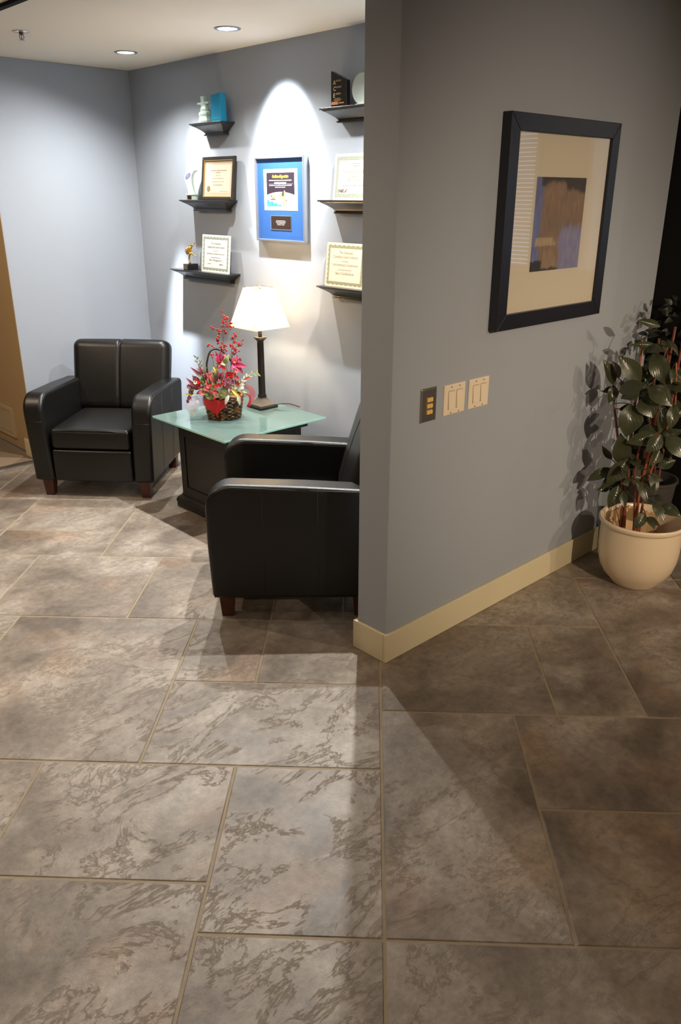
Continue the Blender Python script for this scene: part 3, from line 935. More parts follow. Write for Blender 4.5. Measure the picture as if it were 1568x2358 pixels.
berry_branch([(640, 1400, .02), (610, 1100, .03), (595, 950, .03)], [], [(590, 950, 3, 14), (600, 990, 1, 6), (705, 1090, 5, 16)], 0.03)

VN = Vector((0, -1, .35))
def lily(name, centre, tips, width, m_, d=.03, w2=None):
    c = P(*centre, d); q = MB()
    for (x, y, dd) in tips:
        q.leaf(c, P(x, y, d + dd), width, VN, curl=.35, fold=.3, nl=8, nw=4, shape=.75)
    return q.build(name, m_, bk, smooth='all')
lily('lily_flower', (1040, 1130), [(1270, 1170, .02), (1195, 1310, .02), (1075, 940, -.01), (990, 1000, .0), (960, 1230, .03), (1150, 1010, -.02)], .026, M['lily'], .02)
lily('lily_flower', (740, 1130), [(640, 860, -.01), (740, 850, -.01), (850, 900, -.02), (700, 1220, .02), (830, 1180, .02)], .028, M['lily'], .01)
lily('lily_flower', (400, 1390), [(165, 1190, .02), (230, 1250, .0), (310, 1130, .0), (390, 1180, -.01)], .020, M['lily_dark'], .03)
lily('lily_flower', (290, 1620), [(70, 1400, .02), (190, 1340, .0), (260, 1360, .01), (120, 1540, .02), (330, 1420, .0)], .022, M['lily_dark'], .04)
lily('leaf_spray', (850, 1100), [(915, 930, .0), (760, 1120, .02), (880, 1010, .02)], .030, M['pale_leaf'], .03)
lily('leaf_spray', (690, 1320), [(650, 1430, .03), (790, 1340, .03), (640, 1200, .01), (620, 1180, .0), (700, 1220, .02)], .013, M['yellow_leaf'], .05)
# scarlet daisy
dz = MB(); c0 = P(935, 1340, .085)
for ring, (nn, rr_) in enumerate(((18, .0235), (14, .017))):
    for k in range(nn):
        a = 2 * pi * (k + .5 * ring) / nn
        dz.leaf((c0[0] + .004 * cos(a), c0[1] - .002 * ring, c0[2] + .004 * sin(a)), (c0[0] + rr_ * cos(a), c0[1] - .004 - .003 * ring, c0[2] + rr_ * sin(a) * .9), .0058, (0, -1, 0), curl=.1, nl=4, nw=2)
df = dz.build('daisy', M['gerbera'], bk, smooth='all')
MB().sphere((c0[0], c0[1] - .004, c0[2]), .0062, 12, 8, s=(1, .5, 1)).build('daisy_centre', M['daisy_eye'], df, smooth='all')
# small pink and red blossoms
rr_ = random.Random(5)
def blossom(x, y, d, r, m_, n_=6):
    q = MB(); c = Vector(P(x, y, d)); a0 = rr_.uniform(0, 2)
    tilt = Vector((rr_.uniform(-.5, .5), -1, rr_.uniform(-.2, .6)))
    u = tilt.cross(Vector((0, 0, 1))).normalized(); v = tilt.cross(u).normalized()
    for k in range(n_):
        a = a0 + 2 * pi * k / n_
        q.leaf(c, c + (u * cos(a) + v * sin(a)) * r + tilt.normalized() * (r * .35), r * .75, tilt, curl=.3, nl=5, nw=2)
    q.build('blossom', m_, bk, smooth='all')
for x, y, d, r, k in [(560, 1340, .06, .016, 'alstro'), (610, 1400, .07, .014, 'alstro'), (740, 1420, .07, .015, 'alstro'), (820, 1470, .08, .014, 'alstro'), (1090, 1400, .08, .016, 'alstro'), (1110, 1510, .09, .018, 'alstro'),
                      (1060, 1260, .05, .015, 'alstro'), (900, 1460, .09, .022, 'orchid'), (920, 1550, .09, .019, 'orchid'), (580, 1650, .10, .018, 'alstro'), (640, 1680, .105, .016, 'alstro'), (470, 1620, .10, .014, 'alstro'), (400, 1700, .10, .018, 'alstro'),
                      (350, 1680, .09, .014, 'alstro'), (330, 1570, .07, .015, 'gerbera'), (690, 1570, .105, .013, 'gerbera'), (720, 1540, .10, .012, 'gerbera'), (640, 1800, .115, .008, 'gerbera'), (120, 1570, .06, .015, 'lily_dark'), (170, 1610, .06, .017, 'olive_leaf'),
                      (160, 1680, .07, .015, 'lily_dark'), (130, 1790, .07, .012, 'lily_dark'), (1150, 1040, .04, .012, 'alstro'), (1040, 1070, .03, .014, 'alstro'), (820, 1210, .05, .012, 'gerbera'), (520, 1580, .10, .012, 'alstro'), (1180, 1590, .09, .013, 'white_leaf'),
                      (480, 1500, .07, .014, 'pale_leaf'), (560, 1500, .08, .013, 'green_foil'), (590, 1640, .10, .010, 'yellow_leaf'), (1010, 1570, .09, .013, 'pale_leaf'), (1000, 1310, .06, .011, 'alstro'), (860, 1640, .09, .012, 'green_foil'), (960, 1690, .09, .012, 'olive_leaf')]:
    blossom(x, y, d, r, M[k])
# eucalyptus sprigs
def sprig(path, leaf_len, n_, m_, spread=.9):
    q = MB(); s = smooth_path([P(*p) for p in path], 5); q.tube(s, .0014, 5)
    for k in range(n_):
        i = min(len(s) - 2, int((k + 1) / (n_ + 1) * (len(s) - 1))); p = s[i]; t = (s[i + 1] - s[i]).normalized()
        side = t.cross(Vector((0, -1, 0))).normalized() * (1 if k % 2 else -1)
        q.leaf(p, p + (t + side * spread).normalized() * leaf_len, leaf_len * .34, VN, nl=5, nw=2)
    q.build('foliage_sprig', m_, bk, smooth='all')
sprig([(420, 1600, .03), (330, 1250, .02), (280, 1060, .01), (265, 970, .01)], .022, 7, M['green_foil'])
sprig([(420, 1600, .03), (350, 1180, .02), (365, 1030, .01)], .020, 6, M['green_foil'])
sprig([(450, 1650, .06), (430, 1400, .05), (445, 1150, .04)], .018, 9, M['green_foil'])
sprig([(520, 1650, .08), (500, 1500, .07), (540, 1330, .06)], .015, 8, M['green_foil'])
sprig([(400, 1600, .06), (400, 1450, .06), (380, 1330, .05)], .015, 8, M['pale_leaf'])
sprig([(1100, 1560, .06), (1230, 1400, .05), (1400, 1310, .04), (1500, 1300, .04)], .026, 8, M['pale_leaf'])
sprig([(1100, 1600, .06), (1180, 1480, .06), (1240, 1400, .05), (1330, 1330, .04)], .022, 8, M['white_leaf'])
sprig([(600, 1300, .03), (630, 1200, .02), (660, 1150, .02)], .018, 8, M['pale_leaf'])
sprig([(900, 1700, .09), (1020, 1600, .08), (1230, 1480, .07)], .022, 6, M['white_leaf'])
def one_leaf(a, b_, w, m_, d=.08, curl=.2, name='leaf'):
    MB().leaf(P(*a, d), P(*b_, d + .01), w, VN, curl=curl, nl=8, nw=4).build(name, m_, bk, smooth='all')
one_leaf((860, 1650), (740, 1830), .042, M['olive_leaf'], .10); one_leaf((720, 1640), (900, 1780), .036, M['olive_leaf'], .095)
one_leaf((640, 1800), (430, 1760), .030, M['olive_leaf'], .09); one_leaf((560, 1760), (380, 1640), .024, M['green_foil'], .09)
one_leaf((985, 1640), (1165, 1800), .015, M['yellow_leaf'], .11); one_leaf((930, 1740), (850, 1940), .020, M['white_leaf'], .115)
one_leaf((1100, 1740), (1140, 1950), .020, M['white_leaf'], .10); one_leaf((250, 1720), (10, 1730), .014, M['yellow_leaf'], .06)
one_leaf((1180, 1640), (1290, 1700), .018, M['pale_leaf'], .09); one_leaf((1080, 1640), (1200, 1560), .022, M['white_leaf'], .09)
one_leaf((180, 1620), (100, 1700), .022, M['olive_leaf'], .05); one_leaf((1210, 1440), (1370, 1385), .014, M['alstro'], .07)
one_leaf((100, 1900), (60, 1840), .012, M['lily_dark'], .07); one_leaf((130, 1740), (90, 1880), .016, M['lily_dark'], .075)
# mass of greenery between the blooms
fr_ = random.Random(21)
for k in range(46):
    a = fr_.uniform(0, 2 * pi); e = fr_.uniform(.05, 1.0)
    x = 640 + 480 * e * cos(a); y = 1560 + 210 * sin(a) * e - 120 * (1 - e)
    dd = .015 + .085 * (1 - abs(x - 640) / 520) * fr_.uniform(.5, 1) - .03 * (y < 1400)
    ang = math.atan2(-(y - 1650), x - 640) + fr_.uniform(-.5, .5)
    L_ = fr_.uniform(110, 190)
    mm = M[fr_.choice(['olive_leaf', 'green_foil', 'green_foil', 'olive_leaf', 'pale_leaf', 'lily_dark', 'alstro'])]
    one_leaf((x, y), (x + L_ * cos(ang), y - L_ * sin(ang)), fr_.uniform(.014, .026), mm, dd, curl=fr_.uniform(.1, .4))
for k in range(16):
    a = fr_.uniform(0, 2 * pi); e = fr_.uniform(.2, 1.0)
    blossom(660 + 430 * e * cos(a), 1530 + 190 * sin(a) * e, .05 + .05 * fr_.random(), fr_.uniform(.010, .015), M[fr_.choice(['alstro', 'alstro', 'gerbera', 'white_leaf', 'lily_dark'])])
# ribbons
def ribbon(name, path, width, m_, acrossv=None, mod=0.0):
    s = smooth_path(path, 6); q = MB(); vs = []; fs = []
    for i, p in enumerate(s):
        t = (s[min(i + 1, len(s) - 1)] - s[max(i - 1, 0)]).normalized()
        ac = Vector(acrossv) if acrossv else t.cross(Vector((0, -1, 0)))
        ac = (ac - t * ac.dot(t)).normalized()
        w = width * (.45 + .55 * sin(pi * min(1, max(0, i / (len(s) - 1)))) ) if mod == 0 else width
        vs += [tuple(p - ac * (w / 2)), tuple(p + Vector((0, -.003, 0))), tuple(p + ac * (w / 2))]
    for i in range(len(s) - 1):
        fs += [(i * 3, i * 3 + 1, i * 3 + 4, i * 3 + 3), (i * 3 + 1, i * 3 + 2, i * 3 + 5, i * 3 + 4)]
    q.add(vs, fs); return q.build(name, m_, bk, smooth='all')
# red sheer drape over the front of the basket, gathered at the rim and coming to a point
dr = MB(); vs = []; fs = []
top = (355, 1830); NR, NC = 10, 14
for i in range(NR + 1):
    v = i / NR
    for j in range(NC + 1):
        u = j / NC
        xl = 360 + (670 - 360) * max(0, (v - .45) / .55) ** 1.1 + 25 * v
        xr = 845 + 30 * sin(pi * min(1, v * 1.6)) - (875 - 690) * max(0, (v - .35) / .65) ** 1.0
        x = xl + (xr - xl) * u
        y = 1835 + 380 * v * (1 - .16 * abs(u - .5) * 2) + 12 * sin(u * 17) * (1 - v)
        xm, _, zm = P(x, y, .095)
        r0 = .094 + .017 * min(1, max(0, zm / .115))
        yy = -sqrt(max(.0004, (r0 * .86) ** 2 * (1 - min(.97, (xm / (r0 * 1.02)) ** 2)))) - .012 - .004 * sin(u * 21 + v * 3) * (1 - .6 * v)
        vs.append((xm, yy, zm))
for i in range(NR):
    for j in range(NC):
        fs.append((i * (NC + 1) + j, i * (NC + 1) + j + 1, (i + 1) * (NC + 1) + j + 1, (i + 1) * (NC + 1) + j))
dr.add(vs, fs); dr.build('red_ribbon_drape', M['red_sheer'], bk, smooth='all')
ribbon('red_ribbon_loop', [P(1130, 1560, .03), P(1260, 1570, .04), P(1350, 1640, .045), P(1365, 1760, .045), P(1320, 1880, .045), P(1260, 1960, .05)], .030, M['pink_sheer'])
ribbon('red_ribbon_loop', [P(1200, 1690, .06), P(1300, 1740, .06), P(1320, 1830, .06), P(1290, 1920, .06), P(1250, 1965, .055)], .012, M['red_sheer'])
ribbon('red_ribbon_loop', [P(1100, 1700, .08), P(1140, 1800, .09), P(1160, 1910, .09)], .016, M['pink_sheer'])
ribbon('pale_ribbon_loop', [P(290, 1790, .05), P(190, 1850, .06), P(130, 1930, .07), P(150, 2060, .075), P(210, 2120, .08)], .050, M['white_sheer'])
ribbon('pale_ribbon_loop', [P(300, 1800, .055), P(270, 1900, .07), P(240, 2010, .08), P(185, 2120, .085)], .026, M['white_sheer'])

# ================================================================== SHELVES AND WHAT STANDS ON THEM
RZB = -pi / 2        # things on the shelf wall: local x = viewer's right, local -y = out of the wall


def wall_shelf(y_left, y_right, top, label):
    L = y_left - y_right
    t = thing('wall_shelf', (XB, (y_left + y_right) / 2, top), RZB, label, 'shelf', 'black moulded wall shelves')
    h = L / 2; D = .100
    def ring(z, ins): return [(-h + ins, -(D - ins), z), (h - ins, -(D - ins), z), (h - ins, -.0005, z), (-h + ins, -.0005, z)]
    MB().rings([ring(-.0075, 0), ring(0, 0)]).build('shelf_board', M['shelf_wood'], t, bevel=.0012)
    prof = [(-.063, .060), (-.056, .060), (-.0555, .066), (-.050, .066)]
    for k in range(9):
        a = k / 8
        prof.append((-.050 + .039 * a, .064 - .054 * a ** 1.35))
    prof += [(-.0078, .008)]
    MB().rings([ring(z, i) for z, i in prof]).build('cornice_moulding', M['shelf_wood'], t, smooth=30)
    return t


wall_shelf(4.3175, 4.007, 2.037, 'short black wall shelf at the top left holding two glass awards')
wall_shelf(4.476, 4.012, 1.6265, 'black wall shelf holding the dark framed certificate and curved award')
wall_shelf(4.638, 4.014, 1.2145, 'longest black wall shelf with a gold figurine and a certificate')
wall_shelf(3.190, 2.880, 2.046, 'black wall shelf at the top right under a black slanted plaque')
wall_shelf(3.210, 2.744, 1.633, 'black wall shelf under the white certificate, cut off by the wall end')
wall_shelf(3.223, 2.600, 1.2145, 'lowest right black wall shelf under a tan certificate')


def add_text(mb, s, size, x, z, y=-.0005, align='CENTER', mi=0, sx=1.0, shear=0.0, bold=0.0):
    cu = bpy.data.curves.new('t', 'FONT'); cu.body = s; cu.size = size; cu.align_x = align; cu.shear = shear
    cu.resolution_u = 2; cu.offset = bold
    o = bpy.data.objects.new('t', cu); COL.objects.link(o)
    bpy.context.view_layer.update()
    dg = bpy.context.evaluated_depsgraph_get()
    me = o.evaluated_get(dg).to_mesh()
    mb.add([(x + v.co.x * sx, y, z + v.co.y) for v in me.vertices], [tuple(p.vertices) for p in me.polygons], mi)
    o.evaluated_get(dg).to_mesh_clear()
    bpy.data.objects.remove(o); bpy.data.curves.remove(cu)


def rect(mb, x0, x1, z0, z1, y, mi=0):
    mb.add([(x0, y, z0), (x1, y, z0), (x1, y, z1), (x0, y, z1)], [(0, 1, 2, 3)], mi)


def frame_bars(mb, w, h, bw, y0, y1, mi=0, z0=0.0):
    """mitred picture frame; outer w x h, bar width bw, front y0, back y1, bottom at z0"""
    o = [(-w / 2, z0), (w / 2, z0), (w / 2, z0 + h), (-w / 2, z0 + h)]
    i = [(-w / 2 + bw, z0 + bw), (w / 2 - bw, z0 + bw), (w / 2 - bw, z0 + h - bw), (-w / 2 + bw, z0 + h - bw)]
    for k in range(4):
        q = (k + 1) % 4
        vs = [(o[k][0], y0, o[k][1]), (o[q][0], y0, o[q][1]), (i[q][0], y0, i[q][1]), (i[k][0], y0, i[k][1]),
              (o[k][0], y1, o[k][1]), (o[q][0], y1, o[q][1]), (i[q][0], y1, i[q][1]), (i[k][0], y1, i[k][1])]
        mb.add(vs, [(0, 1, 2, 3), (7, 6, 5, 4), (0, 4, 5, 1), (2, 6, 7, 3), (1, 5, 6, 2), (0, 3, 7, 4)], mi)


def scallop_border(mb, w, h, out, inn, y, nx, nz, mi=0, z0=0.0, amp=.006):
    """printed guilloche border: straight inner edge, scalloped outer edge"""
    def strip(n, f):
        for k in range(n * 6):
            a, b = k / (n * 6), (k + 1) / (n * 6)
            mb.add([f(a, 0), f(b, 0), f(b, 1), f(a, 1)], [(0, 1, 2, 3)], mi)
    sc = lambda a, n: amp * (1 - abs(sin(pi * a * n)))
    X, Z = w / 2, h
    strip(nx, lambda a, e: (-X + out + (w - 2 * out) * a, y, z0 + (out + sc(a, nx) if e == 0 else inn)))
    strip(nx, lambda a, e: (-X + out + (w - 2 * out) * a, y, z0 + Z - (out + sc(a, nx) if e == 0 else inn)))
    strip(nz, lambda a, e: (-X + (out + sc(a, nz) if e == 0 else inn), y - .00005, z0 + inn + (h - 2 * inn) * a))
    strip(nz, lambda a, e: (X - (out + sc(a, nz) if e == 0 else inn), y - .00005, z0 + inn + (h - 2 * inn) * a))


def tilt(t, deg):
    t.rotation_euler = (RAD(deg), 0, RZB)
    t.rotation_mode = 'XYZ'


def bars(mb, x, z, w, hgt, n, y=-.0005, mi=0, seed=1):
    """a line too small to read: a row of short strokes"""
    r = random.Random(seed); cx = x - w / 2
    while cx < x + w / 2 - .002:
        l = min(r.uniform(.004, .014), x + w / 2 - cx)
        rect(mb, cx, cx + l, z, z + hgt * r.uniform(.7, 1), y, mi); cx += l + .0022


# --- top left shelf
zt = 2.0372
ice = thing('glass_trophy', (2.925, 4.217, zt), RZB, 'frosted pale green glass sculpture beside the blue glass award', 'award')
m = MB(); rr2 = random.Random(4)
def blob(mb, pts, sx=1, sy=.6):
    mb.lathe(pts, n=10, sx=sx, sy=sy)
    return mb
blob(m, [(.030, 0), (.052, .002), (.056, .012), (.050, .022), (.045, .034), (.050, .046), (.046, .056), (.034, .062), (.036, .072), (.030, .082), (.026, .094), (.030, .104), (.020, .110)])
m.build('sculpted_body', M['ice_glass'], ice, smooth=25)
m = MB(); m.add([], []); m.box((-.062, -.010, .098), (.050, .012, .108)); m.build('cross_piece', M['ice_glass'], ice, bevel=.003)
m = MB().frustum((-.008, 0), .013, .011, .106, .139, a1=.016, b1=.012); m.build('pillar', M['ice_glass'], ice, bevel=.003)

bg_ = thing('glass_award', (2.922, 4.078, zt), RZB, 'upright blue glass block award beside the frosted sculpture', 'award')
MB().prism([(-.047, 0), (.047, 0), (.045, .143), (-.045, .137)], 'y', -.020, .020).build('glass_block', M['blue_glass'], bg_, bevel=.003, seg=2)
m = MB(); rect(m, -.030, .030, .012, .022, -.0208); bars(m, 0, .036, .05, .004, 3, -.0208, seed=2); bars(m, 0, .045, .04, .004, 3, -.0208, seed=3)
o = MB().lathe([(.014, 0), (.014, .0006)], n=24); m.build('etched_lettering', mat('etched_teal', (.03, .30, .42), .4), bg_)

# --- middle left shelf
zt = 1.6267
ct = thing('framed_certificate', (2.925, 4.138, zt), RZB, 'dark framed cream certificate with a bronze seal on the shelf', 'certificate'); tilt(ct, -7)
m = MB(); frame_bars(m, .318, .236, .017, -.010, .008); m.build('frame', M['bronze'], ct, bevel=.002)
m = MB(); frame_bars(m, .286, .204, .005, -.007, .004, z0=.016); m.build('gilt_lip', M['gold_line'], ct)
m = MB(); m.box((-.142, -.001, .017), (.142, .006, .219))
rect(m, -.140, .140, .020, .216, -.0014, 1)
frame_q = MB()
m.build('backing', [M['taupe_mat'], M['taupe_mat']], ct)
m = MB(); rect(m, -.136, .134, .021, .200, -.0018); m.build('border_print', M['pink_mat'], ct)
m = MB(); rect(m, -.116, .118, .040, .190, -.0022); m.build('certificate', M['cream_paper'], ct)
m = MB(); bars(m, 0, .158, .165, .0065, 1, -.0026, seed=4); bars(m, 0, .147, .05, .006, 1, -.0026, seed=5); bars(m, 0, .132, .045, .004, 1, -.0026, seed=6)
bars(m, 0, .116, .11, .004, 1, -.0026, seed=7); bars(m, 0, .099, .12, .004, 1, -.0026, seed=8); bars(m, 0, .080, .09, .006, 1, -.0026, seed=9); bars(m, .06, .046, .085, .003, 1, -.0026, seed=10)
m.build('lettering', M['brown_ink'], ct)
m = MB(); m.add([(-.092 + .017 * cos(2 * pi * k / 28), -.0028, .062 + .017 * sin(2 * pi * k / 28)) for k in range(28)], [tuple(range(28))]); m.build('seal', M['seal'], ct)
m = MB(); rect(m, -.137, .137, .021, .215, -.0045); m.build('glass', M['picture_glass'], ct)

eg = thing('ceramic_award', (2.922, 4.395, zt), RZB + .45, 'pale green curved award with an oval inlay on a cup base', 'award')
m = MB()
# leaf-shaped blade with a hooked tip, drawn in its own plane and given thickness
ol = [(-.020, .030), (-.024, .060), (-.034, .095), (-.040, .120), (-.038, .138), (-.026, .152), (-.008, .163), (.012, .170), (.036, .170), (.050, .165), (.030, .155), (.018, .142), (.012, .122), (.010, .100), (.012, .075), (.018, .050), (.022, .030)]
m.prism(ol, 'y', -.013, .013); m.build('blade', M['celadon'], eg, bevel=.006, seg=4, smooth=True)
m = MB(); vs = [(-.014 + .020 * cos(a) * .9 + .008 * sin(a), -.0145, .135 + .017 * sin(a) + .006 * cos(a)) for a in [2 * pi * k / 24 for k in range(24)]]
m.add(vs, [tuple(range(24))]); m.build('oval_inlay', M['lens_blue'], eg)
MB().lathe([(.030, 0), (.031, .024), (.040, .028), (.040, .033)], n=28).build('cup_base', M['celadon'], eg, smooth=30)
m = MB()
for k in range(-6, 7):
    a = -pi / 2 - .25 + k * .09; a2 = a + .09
    m.add([(.0316 * cos(a), .0316 * sin(a), .003), (.0316 * cos(a2), .0316 * sin(a2), .003), (.0322 * cos(a2), .0322 * sin(a2), .023), (.0322 * cos(a), .0322 * sin(a), .023)], [(0, 1, 2, 3)])
m.build('name_band', mat('brown_name_band', (.05, .028, .015), .3, var=.8, vscale=120), eg)

# --- bottom left shelf
zt = 1.2147
def acrylic_certificate(y, zt, w, h, paper, label, lines, nx, nz, ink, deg=-6, amp=.006, inn=.026, group=None, sage=None, out=.010):
    t = thing('certificate', (2.918, y, zt), RZB, label, 'certificate', group); tilt(t, deg)
    MB().box((-w / 2, -.002, 0), (w / 2, .004, h)).build('card', paper, t)
    m = MB(); scallop_border(m, w, h, out, inn, -.0024, nx, nz, 0, 0, amp); m.build('border_print', sage or M['sage_ink'], t)
    m = MB()
    for L in lines:
        if L[0] == '-': bars(m, L[1], L[2], L[3], L[4], 1, -.0026, seed=int(L[2] * 9999))
        else: add_text(m, L[0], L[3], L[1], L[2], -.0026, sx=L[4] if len(L) > 4 else 1.0, shear=.15)
    m.build('lettering', ink, t)
    e = MB().box((-.03, .004, .0), (.03, .006, h * .6)); e.box((-.03, .006, 0), (.03, .045, .003)); e.build('easel_back', M['plastic_film'], t)
    return t
acrylic_certificate(4.190, zt, .286, .217, M['paper'], 'white certificate with a scalloped green border beside the gold figurine',
    [('The National', 0, .162, .019, 1.0), ('Canadian Event Industry Awards', 0, .141, .019, .72), ('-', 0, .124, .05, .003), ('International Conference Services Ltd.', 0, .104, .016, .74), ('-', 0, .085, .10, .003), ('Best Management', 0, .066, .018, 1.0), ('-', -.06, .048, .04, .003), ('-', .06, .046, .035, .006)], 8, 7, M['grey_ink'])
ft = thing('gold_figurine', (2.925, 4.440, zt), RZB, 'gold leaping figure trophy on a black block', 'trophy')
MB().box((-.050, -.040, 0), (.000, .040, .036)).build('block_base', M['black_stone'], ft, bevel=.002)
MB().box((-.046, -.0415, .004), (-.004, -.040, .032)).build('name_plate', M['plaque'], ft, bevel=.0008)
m = MB()
def turn(mb, a=.75, o=(-.022, 0)):
    mb.v = [(x * cos(a) - y * sin(a) + o[0], x * sin(a) + y * cos(a) + o[1], z) for x, y, z in mb.v]
# figure: standing leg, torso thrown back, second leg kicked forward, arms reaching up with a fan of feathers
m.sphere((-.006, 0, .043), .0085, 12, 8)
m.tube(smooth_path([(-.006, 0, .044), (-.008, 0, .062), (-.006, -.002, .082), (-.001, -.002, .096)]), [.0050, .0048, .0047, .0048, .0050, .0053, .0056, .0060, .0064, .0068, .0072, .0074, .0074], 10)
m.tube(smooth_path([(-.001, -.002, .096), (.012, -.006, .098), (.028, -.008, .088), (.040, -.008, .084)]), [.0072, .0070, .0066, .0062, .0058, .0055, .005, .0045, .004, .0035, .003, .0026, .002], 10)
m.tube(smooth_path([(-.001, -.002, .096), (.002, -.001, .110), (.004, 0, .124), (.006, 0, .136)]), [.0075, .0068, .0062, .0064, .007, .0076, .008, .0082, .008, .007, .006, .005, .0042], 10)
m.sphere((.0075, 0, .146), .0075, 12, 8, s=(1, 1, 1.15))
m.tube(smooth_path([(.008, -.004, .130), (.022, -.006, .146), (.034, -.005, .160), (.046, -.003, .168)]), [.0042 - .0022 * k / 12 for k in range(13)], 8)
m.tube(smooth_path([(.003, .004, .130), (-.010, .006, .120), (-.020, .006, .108)]), [.004 - .002 * k / 8 for k in range(9)], 8)
turn(m); m.build('figure', M['gold'], ft, smooth='all')
m = MB()
for k in range(9):
    a = RAD(100 + k * 16); m.leaf((-.002, .007, .112), (-.002 + .036 * cos(a), .012, .112 + .034 * sin(a)), .010, (0, -1, 0), curl=.2, nl=5, nw=2)
m.tube(smooth_path([(.034, -.005, .160), (.040, -.004, .176), (.038, -.003, .192)]), .0012, 6)
turn(m); m.build('feather_fan', M['gold'], ft, smooth='all')

# --- top right shelf
zt = 2.0462
ob = thing('slanted_plaque', (2.922, 3.086, zt), RZB, 'black slant-topped plaque with gold lettering on the top right shelf', 'award')
MB().prism([(-.054, 0), (.054, 0), (.054, .112), (-.050, .156), (-.054, .156)], 'y', -.012, .012).build('stone_block', M['black_stone'], ob, bevel=.002)
m = MB()
for ch, w_, z in (('A', 'ssociation', .098), ('C', 'onvention!', .071), ('E', 'xcellence', .043)):
    add_text(m, ch, .026, -.038, z, -.0125, 'LEFT', bold=.0006); add_text(m, w_, .015, -.021, z + .011, -.0125, 'LEFT', sx=.62)
m.build('gold_lettering', M['gold_ink'], ob)
m = MB(); rect(m, -.050, -.004, .012, .025, -.0126); bars(m, .018, .015, .036, .007, 1, -.0126, seed=21)
for k, w_ in enumerate((.035, .06, .045, .05)): bars(m, -.004, .040 - .0 - k * .0 + 0, .0, .001, 1)
m.build('copper_lettering', M['orange_ink'], ob)
m = MB()
for k, w_ in enumerate((.034, .056, .040, .012)): bars(m, -.008, .037 - k * .0052, w_, .0026, 1, -.0126, seed=30 + k)
m.build('small_lettering', M['gold_ink'], ob)
dc = thing('glass_disc_award', (2.925, 2.938, zt), RZB, 'round frosted glass award cut off by the wall end', 'award')
m = MB()
m.rings([[(.066 * cos(2 * pi * k / 48), y, .068 + .066 * sin(2 * pi * k / 48)) for k in range(48)] for y in (-.008, .008)]); m.build('disc', M['frost_disc'], dc, bevel=.002)
MB().box((-.03, -.02, 0), (.03, .02, .006)).build('foot', M['frost_disc'], dc, bevel=.001)

# --- middle and bottom right shelves
zt = 1.6332
c2 = acrylic_certificate(2.995, zt, .282, .212, M['ivory_paper'], 'white certificate with a blue-grey border and dark logo on shelf',
    [('-', .012, .164, .058, .0045), ('-', .010, .154, .048, .0045), ('Tournament Sponsor', .0, .124, .022, .85), ('-', .0, .106, .032, .003), ('CPS  of  Export', .008, .088, .017, 1.0), ('-', .0, .066, .150, .0035)], 9, 7, M['brown_ink'], amp=.002, inn=.030, out=.012)
m = MB(); add_text(m, 'ONEC', .019, -.107, .036, -.0027, 'LEFT', bold=.0007, sx=.85)
m.add([(-.060, -.0027, .036), (-.056, -.0027, .034), (-.034, -.0027, .056), (-.052, -.0027, .044)], [(0, 1, 2, 3)])
m.build('logo', M['maroon_ink'], c2)
zt = 1.2147
acrylic_certificate(3.056, zt, .284, .217, M['cream_paper'], 'tan certificate with a scalloped border on the lowest right shelf',
    [('The National', .0, .164, .019, 1.0), ('Canadian Event Industry', .0, .143, .020, .92), ('-', 0, .126, .05, .003), ('International Conference', 0, .104, .020, .92), ('-', 0, .084, .10, .003), ('Best Conference', 0, .062, .020, 1.0)], 8, 7, M['brown_ink'],
    sage=mat('olive_border_print', (.24, .22, .12), .6, var=.25, vscale=160))

# ================================================================== BLUE FRAMED CERTIFICATE
fw, fh = .413, .432
bf = thing('framed_certificate', (XB - .0005, 3.594, 1.416), RZB, 'silver framed certificate of appreciation on royal blue mat board', 'certificate')
m = MB(); frame_bars(m, fw, fh, .010, -.034, -.001); m.build('frame', M['silver'], bf, bevel=.0015)
MB().box((-fw / 2 + .009, -.020, .009), (fw / 2 - .009, -.004, fh - .009)).build('mat_board', M['blue_mat'], bf)
m = MB(); rect(m, -.142, .143, .161, .370, -.0212); m.build('certificate', M['white_ink'], bf)
cz0, cz1 = .178, .352
m = MB(); n = 24
vs = []; fs = []
for k in range(n + 1):
    u = k / n; x = -.117 + .235 * u
    vs += [(x, -.0216, .240 + .016 * (1 - (2 * u - 1) ** 2)), (x, -.0216, cz1)]
for k in range(n): fs.append((2 * k, 2 * k + 2, 2 * k + 3, 2 * k + 1))
m.add(vs, fs); m.build('night_sky_print', M['navy_print'], bf)
m = MB(); add_text(m, 'Certificate of Appreciation', .0225, 0, .326, -.0220, sx=.56, shear=.3, bold=.0004); m.build('yellow_lettering', M['yellow_ink'], bf)
m = MB(); bars(m, 0, .311, .190, .0050, 1, -.0220, seed=41); rect(m, -.05, .05, .297, .3035, -.0220); rect(m, -.105, .108, .2945, .2952, -.0220); bars(m, 0, .286, .190, .0050, 1, -.0220, seed=42); bars(m, 0, .277, .085, .0040, 1, -.0220, seed=43)
m.build('white_lettering', M['white_ink'], bf)
